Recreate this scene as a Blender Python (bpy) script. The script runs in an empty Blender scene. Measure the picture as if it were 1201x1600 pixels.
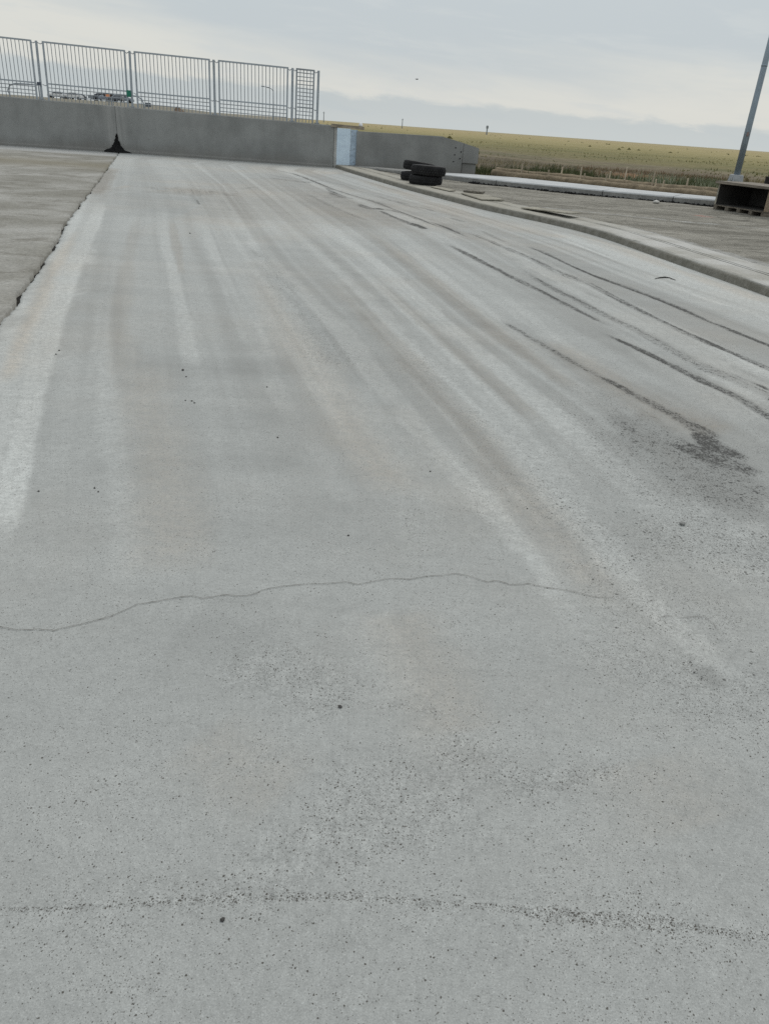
import bpy, bmesh, math, random
import numpy as np
from mathutils import Vector, Matrix, Euler, noise as mnoise

random.seed(7)
rng = np.random.default_rng(7)
scene = bpy.context.scene
COL = scene.collection
PI = math.pi
R = math.radians

CRACK = [(-1.032,1.616),(-0.997,1.614),(-0.942,1.606),(-0.895,1.615),(-0.852,1.614),(-0.825,1.632),(-0.804,1.643),(-0.769,1.665),(-0.734,1.69),(-0.709,1.718),(-0.678,1.76),(-0.645,1.773),(-0.605,1.792),(-0.573,1.809),(-0.539,1.82),(-0.503,1.811),(-0.475,1.825),(-0.446,1.838),(-0.412,1.836),(-0.385,1.84),(-0.36,1.856),(-0.341,1.879),(-0.291,1.903),(-0.236,1.921),(-0.179,1.932),(-0.141,1.941),(-0.103,1.953),(-0.063,1.944),(-0.025,1.963),(0.014,1.983),(0.063,1.994),(0.093,1.994),(0.133,2.014),(0.194,2.03),(0.245,2.048),(0.285,2.034),(0.334,2.011),(0.365,2.022),(0.413,2.002),(0.465,2.017),(0.513,2.004),(0.571,1.994),(0.61,1.988),(0.665,1.966),(0.725,1.97)]
CRACK_B = [(0.824,1.871),(0.869,1.893),(0.9,1.886),(0.937,1.894),(0.978,1.903),(0.989,1.868),(0.994,1.815)]
CRACK_C = [(1.033,1.795),(1.031,1.736),(1.01,1.663),(0.981,1.615)]
JOINT = [(-9.387,27.039),(-8.235,23.31),(-6.377,17.27),(-5.457,14.258),(-4.499,11.094),(-4.126,9.838),(-3.729,8.647),(-3.294,7.327),(-3.073,6.579),(-2.797,5.731),(-2.594,5.076),(-2.473,4.648),(-2.095,3.487),(-1.731,2.374)]
GUIDES = [[(-8.161,23.464),(-6.649,18.545),(-4.568,12.081),(-2.871,6.839),(-1.921,3.988),(-1.435,2.658),(-1.201,2.034),(-0.915,1.323)],[(-7.102,22.133),(-5.032,16.19),(-3.439,11.413),(-2.557,8.48),(-1.926,6.576),(-1.386,4.889),(-1.1,4.008),(-0.756,2.915),(-0.473,1.941),(-0.264,1.188)],[(-6.515,22.307),(-4.544,16.745),(-2.854,11.371),(-1.784,7.711),(-1.295,6.238),(-0.715,4.3),(-0.339,3.144),(-0.094,2.428),(0.094,1.685),(0.203,1.143)],[(-5.833,22.22),(-3.61,15.809),(-2.087,10.56),(-1.195,7.389),(-0.504,5.446),(-0.089,4.047),(0.229,3.012),(0.431,2.433),(0.546,1.965),(0.619,1.53),(0.658,1.133)],[(-5.196,22.455),(-2.871,14.877),(-1.662,10.828),(-0.537,7.135),(0.086,4.807),(0.467,3.516),(0.68,2.602),(0.817,2.018),(0.986,1.544),(1.066,1.168)],[(-4.679,22.491),(-2.256,14.691),(-1.144,10.845),(-0.493,8.774),(0.396,5.235),(0.792,3.582),(0.987,2.651),(1.227,1.818)],[(-3.831,22.647),(-1.922,15.745),(-0.269,10.643),(0.436,7.19),(0.786,5.54),(1.209,4.42),(1.43,3.86),(1.557,3.427),(1.709,2.601)],[(-3.367,21.919),(-1.694,17.172),(-0.543,14.493),(0.196,12.351),(0.833,10.148),(1.173,8.408),(1.537,6.761),(1.806,5.684),(2.048,4.608),(2.167,4.26),(2.378,3.341)],[(-2.895,22.23),(-1.005,16.927),(0.063,14.586),(0.853,12.328),(1.508,10.199),(2.004,8.047),(2.433,6.64),(2.699,5.522),(2.847,4.16)]]
TRACKS = [
    ('L', 1.60, 0.35, [(-4.568,12.081,0.08),(-3.827,9.888,0.081),(-2.871,6.839,0.079),(-2.321,5.167,0.073),(-1.921,3.988,0.068),(-1.642,3.21,0.059),(-1.435,2.658,0.052),(-1.295,2.29,0.047),(-1.201,2.034,0.038)]),
    ('L', 1.15, 0.50, [(-4.971,12.956,0.142),(-3.034,7.132,0.163),(-2.295,4.791,0.17),(-1.87,3.54,0.146),(-1.604,2.757,0.118),(-1.402,2.225,0.089)]),
    ('W', 0.90, 0.70, [(-6.649,18.545,0.145),(-5.511,14.713,0.159),(-4.793,12.478,0.119)]),
    ('D', 0.45, 0.70, [(-6.649,18.545,0.145),(-5.511,14.713,0.159),(-4.793,12.478,0.091)]),
    ('W', 0.90, 0.90, [(-3.604,8.719,0.046),(-2.909,6.486,0.055),(-2.444,5.126,0.056),(-2.121,4.134,0.043),(-1.899,3.533,0.038)]),
    ('D', 0.20, 0.90, [(-2.909,6.486,0.04),(-2.525,5.31,0.045),(-2.249,4.467,0.035)]),
    ('W', 0.42, 0.80, [(-3.448,10.29,0.047),(-2.862,8.319,0.054),(-2.366,6.715,0.058),(-2.024,5.597,0.062),(-1.765,4.776,0.066),(-1.505,4.095,0.074),(-1.279,3.473,0.074)]),
    ('D', 0.20, 0.70, [(-3.448,10.29,0.047),(-2.862,8.319,0.054),(-2.366,6.715,0.058),(-2.024,5.597,0.062),(-1.765,4.776,0.066),(-1.489,4.1,0.075),(-1.207,3.302,0.07)]),
    ('W', 0.55, 0.90, [(-1.439,4.113,0.119),(-1.123,3.32,0.113),(-0.897,2.754,0.11),(-0.738,2.328,0.107),(-0.614,1.922,0.102)]),
    ('L', 0.38, 0.55, [(-2.208,5.65,0.067),(-1.711,4.316,0.053),(-1.298,3.283,0.061),(-1.025,2.607,0.058),(-0.845,2.128,0.053),(-0.73,1.802,0.043)]),
    ('D', 0.25, 0.80, [(-1.498,3.97,0.159),(-1.007,4.031,0.175),(-0.5,4.221,0.127)]),
    ('D', 0.20, 0.90, [(-1.202,2.649,0.075),(-0.7,2.738,0.092),(-0.332,2.855,0.059)]),
    ('D', 0.14, 0.90, [(-1.147,3.079,0.014),(-0.604,3.187,0.015)]),
    ('L', 0.60, 0.40, [(-3.416,11.43,0.044),(-2.557,8.48,0.047),(-1.926,6.576,0.047),(-1.496,5.232,0.051),(-1.225,4.376,0.048),(-1.1,4.008,0.037)]),
    ('W', 0.60, 0.50, [(-2.945,10.091,0.039),(-2.329,8.107,0.048),(-1.867,6.599,0.032)]),
    ('D', 0.22, 0.50, [(-3.138,10.741,0.037),(-2.335,8.104,0.045),(-1.867,6.599,0.027),(-1.383,5.073,0.01)]),
    ('L', 0.45, 0.50, [(-2.777,10.987,0.061),(-2.01,8.267,0.073),(-1.525,6.737,0.082),(-1.086,5.364,0.081),(-0.82,4.485,0.069),(-0.598,3.727,0.049),(-0.439,3.287,0.038)]),
    ('D', 0.30, 0.60, [(-2.839,11.382,0.022),(-2.078,8.733,0.021),(-1.526,6.899,0.023),(-1.128,5.674,0.022),(-0.926,5.027,0.015)]),
    ('L', 0.30, 0.70, [(-0.341,3.067,0.041),(-0.229,2.744,0.05),(-0.132,2.474,0.051)]),
    ('B', 0.55, 0.70, [(-3.663,13.731,0.021),(-3.369,12.841,0.036),(-3.114,12.154,0.034)]),
    ('L', 0.72, 0.50, [(-2.087,10.56,0.094),(-1.624,8.813,0.1),(-1.195,7.389,0.111),(-0.797,6.205,0.115),(-0.504,5.446,0.107),(-0.309,4.86,0.085),(-0.089,4.047,0.08),(0.09,3.438,0.075),(0.229,3.012,0.07),(0.343,2.69,0.068),(0.431,2.433,0.062),(0.499,2.191,0.059),(0.546,1.965,0.055),(0.577,1.772,0.047)]),
    ('D', 0.35, 0.80, [(-1.62,8.711,0.035),(-1.141,7.057,0.047),(-0.73,5.694,0.058),(-0.382,4.528,0.051),(-0.139,3.675,0.04)]),
    ('W', 0.60, 0.90, [(-1.36,7.138,0.088),(-0.712,4.914,0.126),(-0.357,3.892,0.12),(-0.136,3.106,0.099),(0.092,2.563,0.084)]),
    ('S', 0.50, 0.90, [(-1.404,7.887,0.11),(-0.776,5.679,0.111),(-0.332,4.399,0.096)]),
    ('B', 0.40, 0.90, [(-1.587,8.241,0.021),(-1.492,8.017,0.04),(-1.402,7.804,0.026)]),
    ('B', 0.25, 0.90, [(-1.477,7.53,0.025),(-1.25,7.013,0.052),(-1.118,6.742,0.028)]),
    ('B', 0.25, 0.90, [(-1.163,6.37,0.017),(-1.05,6.329,0.024)]),
    ('L', 0.56, 0.50, [(-1.662,10.828,0.117),(-1.076,8.886,0.128),(-0.537,7.135,0.104),(-0.158,5.77,0.081),(0.086,4.807,0.073),(0.303,4.105,0.081),(0.467,3.516,0.098),(0.589,3.02,0.101),(0.68,2.602,0.102),(0.753,2.27,0.085),(0.817,2.018,0.067),(0.876,1.823,0.057),(0.932,1.668,0.05),(0.986,1.544,0.049)]),
    ('W', 0.50, 0.80, [(-0.593,6.793,0.075),(-0.088,5.095,0.071),(0.194,4.02,0.091),(0.387,3.285,0.092),(0.52,2.689,0.091),(0.617,2.251,0.09),(0.704,1.882,0.069)]),
    ('D', 0.25, 0.80, [(-0.538,6.814,0.052),(-0.088,5.095,0.058),(0.194,4.02,0.073),(0.387,3.285,0.076),(0.52,2.689,0.078)]),
    ('L', 0.62, 0.55, [(-1.144,10.845,0.093),(-0.493,8.774,0.091),(0.082,6.605,0.093),(0.396,5.235,0.108),(0.642,4.246,0.117),(0.792,3.582,0.118),(0.89,3.005,0.116)]),
    ('D', 0.25, 0.70, [(-0.205,6.943,0.054),(0.262,5.196,0.06),(0.529,4.219,0.066),(0.719,3.522,0.06)]),
    ('W', 0.40, 0.70, [(-0.205,6.943,0.054),(0.262,5.196,0.06),(0.529,4.219,0.066),(0.719,3.522,0.06)]),
    ('D', 0.22, 0.70, [(-0.642,11.154,0.067),(0.079,8.139,0.071),(0.578,5.897,0.069),(0.855,4.705,0.065),(1.019,4.094,0.057)]),
    ('W', 0.50, 0.70, [(-0.642,11.154,0.067),(0.079,8.139,0.071),(0.578,5.897,0.069),(0.855,4.705,0.065),(1.019,4.094,0.057)]),
    ('L', 0.50, 0.50, [(-0.083,9.786,0.068),(0.436,7.19,0.07),(0.786,5.54,0.066),(0.986,4.525,0.067),(1.106,3.842,0.065)]),
    ('L', 0.40, 0.50, [(0.432,8.736,0.055),(0.835,7.028,0.057),(1.096,5.439,0.06),(1.259,4.525,0.064)]),
    ('W', 0.70, 0.80, [(1.065,5.247,0.097),(1.276,4.272,0.121),(1.455,3.766,0.141),(1.633,3.527,0.14)]),
    ('D', 0.15, 0.80, [(1.065,5.247,0.097),(1.276,4.272,0.121),(1.455,3.766,0.141),(1.633,3.527,0.14)]),
    ('L', 0.80, 0.60, [(1.014,11.236,0.121),(1.404,8.593,0.157),(1.615,7.163,0.146),(1.806,6.061,0.161),(1.988,5.077,0.146),(2.094,4.462,0.131),(2.166,4.016,0.119)]),
    ('L', 0.70, 0.60, [(1.494,9.228,0.084),(1.717,7.685,0.143),(1.939,6.579,0.137),(2.145,5.551,0.134),(2.319,4.93,0.121),(2.395,4.532,0.112)]),
    ('L', 0.55, 0.70, [(1.564,5.673,0.064),(1.684,4.919,0.094),(1.796,4.271,0.103),(1.918,3.671,0.091)]),
    ('L', 0.60, 1.00, [(1.254,2.434,0.063),(1.45,2.562,0.065)]),
    ('L', 0.62, 0.16, [(2.103,12.168,0.073),(2.305,11.672,0.128),(2.583,10.806,0.241),(2.808,9.836,0.312),(2.919,8.897,0.367),(3.071,7.96,0.355),(3.315,6.982,0.322),(3.436,6.077,0.282),(3.601,5.098,0.241)]),
    ('L', 0.80, 0.50, [(2.1,11.558,0.027),(2.322,10.373,0.034),(2.525,9.264,0.035),(2.681,8.094,0.036),(2.831,7.267,0.032),(3.004,6.879,0.031),(3.129,6.542,0.033),(3.287,5.776,0.029)]),
    ('W', 0.80, 0.60, [(2.396,12.179,0.085),(2.811,10.676,0.116),(3.066,9.002,0.115),(3.282,8.005,0.104),(3.499,7.152,0.095)]),
    ('B', 0.75, 0.60, [(0.473,9.902,0.027),(0.714,9.059,0.037),(0.896,8.372,0.035),(1.087,7.682,0.035),(1.288,6.955,0.029),(1.451,6.319,0.024),(1.626,5.731,0.022)]),
    ('B', 0.80, 0.70, [(1.183,8.497,0.031),(1.307,7.77,0.039),(1.419,7.152,0.04),(1.537,6.761,0.041),(1.621,6.302,0.036),(1.718,5.968,0.037),(1.8,5.663,0.038),(1.888,5.132,0.044),(1.968,4.769,0.046),(2.048,4.608,0.049),(2.167,4.26,0.05),(2.307,3.805,0.049),(2.445,3.353,0.048)]),
    ('B', 0.70, 0.60, [(0.874,11.157,0.031),(1.124,10.3,0.034),(1.308,9.544,0.035),(1.474,8.935,0.041),(1.585,8.338,0.055),(1.698,7.925,0.06),(1.808,7.518,0.028)]),
    ('B', 0.72, 0.60, [(1.721,8.045,0.022),(1.832,7.43,0.028),(1.932,6.842,0.026),(2.007,6.427,0.028),(2.086,6.081,0.026),(2.186,5.619,0.024),(2.294,5.273,0.018),(2.416,4.851,0.016),(2.553,4.299,0.017),(2.662,3.838,0.016)]),
    ('B', 0.72, 0.60, [(1.804,7.967,0.012),(1.91,7.24,0.014),(2.002,6.678,0.013),(2.132,5.965,0.011),(2.28,5.407,0.01),(2.437,4.9,0.01),(2.576,4.423,0.009)]),
    ('B', 0.78, 0.60, [(1.508,10.199,0.014),(1.697,9.574,0.023),(1.857,8.66,0.025),(2.004,8.047,0.027),(2.209,7.474,0.033),(2.354,6.987,0.027),(2.433,6.64,0.039),(2.487,6.272,0.025),(2.588,5.852,0.017)]),
    ('B', 0.70, 0.60, [(2.443,6.374,0.028),(2.51,6.188,0.027),(2.597,5.874,0.029),(2.699,5.522,0.027),(2.843,4.884,0.024),(2.957,4.353,0.022)]),
    ('B', 0.72, 0.70, [(1.49,5.553,0.015),(1.601,5.256,0.02),(1.694,5.0,0.019),(1.77,4.748,0.023),(1.856,4.445,0.026),(1.95,4.189,0.02),(1.997,3.858,0.019),(2.111,3.409,0.017),(2.187,3.106,0.016)]),
    ('B', 0.50, 0.70, [(0.759,5.736,0.021),(0.99,5.055,0.023),(1.15,4.566,0.026),(1.261,4.208,0.032)]),
    ('B', 0.72, 0.60, [(1.202,4.444,0.017),(1.325,4.129,0.031),(1.43,3.86,0.04),(1.519,3.619,0.045),(1.557,3.427,0.05)]),
    ('B', 0.86, 0.70, [(1.491,3.534,0.017),(1.513,3.452,0.044),(1.535,3.358,0.046),(1.575,3.287,0.038),(1.632,3.222,0.019)]),
    ('B', 0.72, 1.00, [(1.365,3.375,0.038),(1.468,3.237,0.071),(1.546,3.134,0.054),(1.626,3.051,0.03)]),
    ('B', 0.48, 1.00, [(1.164,3.804,0.09),(1.274,3.374,0.164),(1.346,3.05,0.195),(1.433,2.839,0.16),(1.523,2.736,0.094)]),
    ('S', 0.62, 1.00, [(1.143,4.01,0.186),(1.155,3.272,0.283),(1.217,2.744,0.314),(1.236,2.384,0.243),(1.324,2.263,0.124)]),
    ('B', 0.55, 0.80, [(1.128,3.651,0.028),(1.18,3.481,0.033),(1.196,3.425,0.026)]),
    ('L', 0.70, 1.00, [(1.421,2.95,0.018),(1.553,2.94,0.007),(1.699,2.964,0.0)]),
    ('S', 0.40, 1.00, [(0.087,4.507,0.201),(0.447,3.296,0.246),(0.639,2.651,0.258),(0.757,2.105,0.237),(0.841,1.714,0.185)]),
    ('B', 0.50, 0.60, [(-3.82,20.674,0.03),(-2.8,19.21,0.039),(-2.039,19.113,0.04),(-1.485,18.375,0.036),(-1.005,16.927,0.032),(-0.57,16.007,0.031),(0.064,14.341,0.034),(0.671,12.659,0.024)]),
    ('B', 0.72, 0.60, [(-4.161,22.527,0.023),(-2.861,20.735,0.03),(-1.657,17.208,0.031),(-1.054,15.739,0.037),(-0.548,14.617,0.041),(-0.18,13.477,0.037),(0.196,12.351,0.04),(0.613,11.298,0.042),(0.854,10.22,0.037)]),
    ('B', 0.80, 0.70, [(-0.83,14.144,0.019),(-0.628,13.48,0.077),(-0.361,13.455,0.087),(0.067,12.926,0.019)]),
    ('B', 0.80, 0.70, [(-0.46,13.276,0.024),(-0.209,12.451,0.034),(0.004,11.796,0.043),(0.162,11.489,0.064),(0.319,11.054,0.031)]),
    ('B', 0.60, 0.80, [(-1.712,17.344,0.022),(-1.261,15.262,0.096),(-0.938,15.107,0.02)]),
    ('B', 0.50, 0.80, [(-3.176,18.771,0.056),(-2.379,18.287,0.147),(-2.206,18.042,0.036)]),
    ('B', 0.65, 0.70, [(-0.522,15.745,0.038),(-0.236,15.13,0.059),(0.063,14.586,0.043)]),
    ('B', 0.60, 0.70, [(0.064,14.341,0.027),(0.288,14.153,0.042),(0.519,13.65,0.026)]),
    ('B', 0.65, 0.70, [(0.701,12.866,0.024),(0.817,12.571,0.036),(0.914,12.367,0.018)]),
    ('B', 0.50, 0.70, [(-1.87,15.325,0.027),(-1.349,13.74,0.03),(-0.928,12.535,0.034),(-0.484,11.572,0.032)]),
    ('B', 0.60, 0.70, [(1.074,11.417,0.016),(1.227,10.669,0.03),(1.319,10.341,0.014)]),
    ('L', 0.70, 0.70, [(-0.379,14.008,0.091),(0.067,12.828,0.118),(0.521,11.244,0.103),(0.742,10.409,0.076)]),
    ('W', 0.55, 0.60, [(-3.445,13.018,3.151),(-2.266,13.376,3.327),(-0.802,13.69,2.856),(0.5,13.745,1.686)]),
    ('D', 0.22, 0.50, [(-4.298,11.65,1.819),(-3.249,12.262,2.009),(-2.148,12.676,2.144),(-0.943,12.723,1.954),(0.068,12.636,1.045)]),
    ('L', 0.45, 0.80, [(-3.625,9.659,0.743),(-3.015,9.833,0.709),(-2.404,9.932,0.783),(-1.635,10.12,0.812),(-0.905,10.143,0.625),(0.571,10.317,0.646)]),
    ('W', 0.80, 1.00, [(-5.0,14.238,0.237),(-4.842,14.237,0.237)]),
    ('B', 0.35, 1.00, [(-4.464,14.143,0.234),(-4.316,14.285,0.418)]),
    ('B', 0.42, 1.00, [(-4.044,14.241,0.119),(-3.755,14.213,0.414),(-3.394,14.111,0.292),(-2.901,13.992,0.114)]),
    ('W', 1.00, 1.00, [(-4.21,14.233,0.237),(-3.664,14.298,0.598),(-3.182,14.159,0.294)]),
    ('B', 0.35, 1.00, [(-3.107,15.785,0.217),(-2.965,15.753,0.288)]),
    ('B', 0.40, 0.90, [(-3.054,13.344,0.016),(-2.755,12.323,0.025),(-2.515,11.611,0.019)]),
    ('L', 0.45, 1.00, [(-8.836,21.111,2.046),(-5.623,21.41,2.643),(-2.491,20.354,2.392)]),
    ('W', 0.60, 1.00, [(-4.377,21.852,1.087),(-2.712,22.149,1.397),(-1.84,22.021,1.381)]),
    ('S', 1.25, 0.80, [(-0.638,0.83,0.006),(-0.551,0.836,0.005),(-0.445,0.85,0.005),(-0.369,0.861,0.007),(-0.271,0.876,0.008),(-0.181,0.887,0.008),(-0.09,0.896,0.008),(0.002,0.902,0.009),(0.096,0.902,0.009),(0.166,0.902,0.008),(0.259,0.902,0.007),(0.34,0.895,0.008),(0.444,0.893,0.008),(0.536,0.893,0.008),(0.627,0.887,0.008),(0.76,0.876,0.008)]),
    ('S', 0.25, 1.00, [(-0.635,0.825,0.034),(-0.369,0.861,0.054),(0.002,0.902,0.044),(0.34,0.895,0.038),(0.76,0.876,0.037)]),
    ('S', 0.75, 1.00, [(-0.014,1.403,0.004),(0.063,1.415,0.006),(0.157,1.411,0.012)]),
    ('S', 0.62, 1.00, [(-0.311,1.504,0.036),(-0.195,1.482,0.076),(-0.093,1.431,0.047)]),
    ('S', 0.72, 1.00, [(0.21,1.27,0.063),(0.317,1.196,0.034),(0.433,1.225,0.021),(0.552,1.249,0.015)]),
    ('S', 0.66, 1.00, [(-0.157,0.952,0.065),(-0.054,1.01,0.066),(0.044,1.048,0.072),(0.095,1.116,0.095),(0.179,1.211,0.058)]),
    ('S', 0.60, 1.00, [(0.859,1.66,0.061),(0.919,1.587,0.074)]),
    ('B', 0.50, 1.00, [(0.864,1.647,0.015),(0.894,1.61,0.021),(0.906,1.573,0.012)]),
    ('S', 0.25, 1.00, [(-0.555,0.705,0.007),(0.055,0.727,0.004),(0.693,0.771,0.0)]),
    ('W', 0.35, 1.00, [(-0.396,1.271,0.09),(-0.156,1.111,0.082)]),
    ('W', 0.40, 0.90, [(0.056,1.835,0.083),(0.16,1.531,0.089),(0.214,1.331,0.074)]),
    ('W', 0.35, 1.00, [(0.626,1.31,0.118),(0.702,1.104,0.105)]),
    ('L', 0.35, 0.70, [(-0.055,1.821,0.082),(0.027,1.594,0.074),(0.094,1.451,0.045)]),
    ('D', 0.15, 1.00, [(-0.516,1.732,0.125),(-0.285,1.641,0.088)]),
    ('W', 1.00, 0.90, [(-1.544,21.5,0.142),(0.059,16.55,0.205),(0.928,13.616,0.368),(1.539,12.324,0.429),(1.999,11.502,0.225),(2.421,11.31,0.091)]),
    ('D', 0.35, 0.90, [(-1.216,20.275,0.077),(0.059,16.55,0.143),(0.745,14.371,0.21),(1.33,13.279,0.227),(1.859,12.518,0.126)]),
    ('W', 0.50, 0.80, [(2.421,11.31,0.078),(2.881,9.666,0.096),(3.17,8.246,0.098),(3.41,7.206,0.087)]),
    ('L', 0.50, 0.60, [(-1.403,10.837,0.055),(-0.579,8.054,0.048),(-0.074,6.279,0.044),(0.294,4.864,0.044),(0.556,3.775,0.042),(0.726,3.01,0.041),(0.845,2.471,0.034)]),
    ('L', 0.50, 0.60, [(-0.548,11.058,0.047),(0.145,8.086,0.05),(0.596,6.134,0.05),(0.882,4.896,0.05),(1.058,3.937,0.048)]),
    ('L', 0.42, 0.60, [(-2.643,11.521,0.036),(-1.799,8.619,0.042),(-1.172,6.569,0.043),(-0.737,5.084,0.043),(-0.39,3.884,0.041),(-0.164,3.1,0.034)]),
    ('D', 0.22, 0.70, [(0.218,8.637,0.031),(0.645,6.81,0.037),(0.953,5.397,0.04),(1.148,4.366,0.041)]),
]


# ------------------------------------------------------------------ node helper
class NT:
    def __init__(self, tree):
        self.t = tree
        tree.nodes.clear()
    def n(self, typ, **kw):
        nd = self.t.nodes.new(typ)
        for k, v in kw.items():
            setattr(nd, k, v)
        return nd
    def put(self, nd, key, v):
        if v is None: return
        sock = nd.inputs[key]
        if isinstance(v, bpy.types.NodeSocket):
            self.t.links.new(v, sock)
        else:
            if isinstance(v, (tuple, list)) and len(v) == 3 and sock.type == 'RGBA':
                v = (*v, 1)
            sock.default_value = v
    def math(self, op, a, b=None, c=None, clamp=False):
        nd = self.n('ShaderNodeMath', operation=op, use_clamp=clamp)
        self.put(nd, 0, a); self.put(nd, 1, b); self.put(nd, 2, c)
        return nd.outputs[0]
    def mapr(self, v, a, b, c=0.0, d=1.0, smooth=True):
        nd = self.n('ShaderNodeMapRange', interpolation_type='SMOOTHSTEP' if smooth else 'LINEAR')
        nd.clamp = True if not smooth else nd.clamp
        for k, x in enumerate((v, a, b, c, d)): self.put(nd, k, x)
        return nd.outputs[0]
    def mix(self, f, a, b, mode='MIX'):
        nd = self.n('ShaderNodeMix', data_type='RGBA', blend_type=mode, clamp_factor=True)
        self.put(nd, 0, f); self.put(nd, 6, a); self.put(nd, 7, b)
        return nd.outputs[2]
    def noise(self, vec, scale, detail=4, rough=.55, dist=0.0):
        nd = self.n('ShaderNodeTexNoise')
        self.put(nd, 'Vector', vec); nd.inputs['Scale'].default_value = scale
        nd.inputs['Detail'].default_value = detail; nd.inputs['Roughness'].default_value = rough
        nd.inputs['Distortion'].default_value = dist
        return nd.outputs['Fac']
    def voro(self, vec, scale):
        nd = self.n('ShaderNodeTexVoronoi', feature='F1')
        self.put(nd, 'Vector', vec); nd.inputs['Scale'].default_value = scale
        return nd.outputs['Distance'], nd.outputs['Color']
    def sep(self, v):
        nd = self.n('ShaderNodeSeparateXYZ'); self.put(nd, 0, v); return nd.outputs
    def sepc(self, v):
        nd = self.n('ShaderNodeSeparateColor'); self.put(nd, 0, v); return nd.outputs
    def mapping(self, v, scale=(1, 1, 1), rot=(0, 0, 0), loc=(0, 0, 0)):
        nd = self.n('ShaderNodeMapping'); self.put(nd, 'Vector', v)
        nd.inputs['Scale'].default_value = scale; nd.inputs['Rotation'].default_value = rot
        nd.inputs['Location'].default_value = loc
        return nd.outputs[0]
    def gray(self, v):
        nd = self.n('ShaderNodeCombineColor')
        for k in range(3): self.put(nd, k, v)
        return nd.outputs[0]
    def bump(self, h, strength=.3, dist=.01, normal=None):
        nd = self.n('ShaderNodeBump'); nd.inputs['Strength'].default_value = strength
        nd.inputs['Distance'].default_value = dist
        self.put(nd, 'Height', h)
        if normal is not None: self.put(nd, 'Normal', normal)
        return nd.outputs[0]
    def pos(self):
        return self.n('ShaderNodeNewGeometry').outputs['Position']
    def obj(self):
        return self.n('ShaderNodeTexCoord').outputs['Object']
    def out(self, col, rough=.8, metal=0.0, normal=None, spec=.3):
        b = self.n('ShaderNodeBsdfPrincipled'); o = self.n('ShaderNodeOutputMaterial')
        self.put(b, 'Base Color', col); self.put(b, 'Roughness', rough); self.put(b, 'Metallic', metal)
        self.put(b, 'Specular IOR Level', spec)
        if normal is not None: self.put(b, 'Normal', normal)
        self.t.links.new(b.outputs[0], o.inputs[0])
        return b

def newmat(name):
    m = bpy.data.materials.new(name); m.use_nodes = True
    return m, NT(m.node_tree)

def simple(name, c, rough=.75, metal=0.0, var=.18, scale=9.0, dirt=None, bump=.0, stretch=(1, 1, 1), spec=.3):
    """a plain painted / raw material with mottling, grime and optional stretched grain"""
    m, t = newmat(name)
    p = t.mapping(t.obj(), scale=stretch)
    a = t.noise(p, scale, 5, .6); b = t.noise(p, scale * 6, 3, .6)
    f = t.math('ADD', t.math('MULTIPLY', a, .65), t.math('MULTIPLY', b, .35))
    lo = tuple(x * (1 - var) for x in c); hi = tuple(min(1, x * (1 + var)) for x in c)
    col = t.mix(t.mapr(f, .3, .7), lo, hi)
    if dirt:
        col = t.mix(t.mapr(t.noise(p, scale * .5, 6, .65), .52, .68, 0, .75), col, dirt)
    nrm = t.bump(b, bump, .01) if bump else None
    t.out(col, rough, metal, nrm, spec)
    return m

# ------------------------------------------------------------------ mesh helpers
def tag(o, label=None, cat=None, group=None, kind=None):
    if label: o['label'] = label
    if cat: o['category'] = cat
    if group: o['group'] = group
    if kind: o['kind'] = kind
    return o

def empty(name, loc=(0, 0, 0), rz=0.0):
    o = bpy.data.objects.new(name, None); COL.objects.link(o)
    o.location = loc; o.rotation_euler = (0, 0, rz); o.empty_display_size = .1
    return o

def mesh(name, verts, faces, mat, parent=None, smooth=False, mats=None, midx=None):
    me = bpy.data.meshes.new(name)
    me.from_pydata([tuple(v) for v in verts], [], faces)
    for m in (mats or [mat]): me.materials.append(m)
    if midx is not None: me.polygons.foreach_set('material_index', np.array(midx, dtype=np.int32))
    if smooth: me.polygons.foreach_set('use_smooth', np.ones(len(me.polygons), dtype=bool))
    me.update()
    o = bpy.data.objects.new(name, me); COL.objects.link(o)
    if parent: o.parent = parent
    return o

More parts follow.
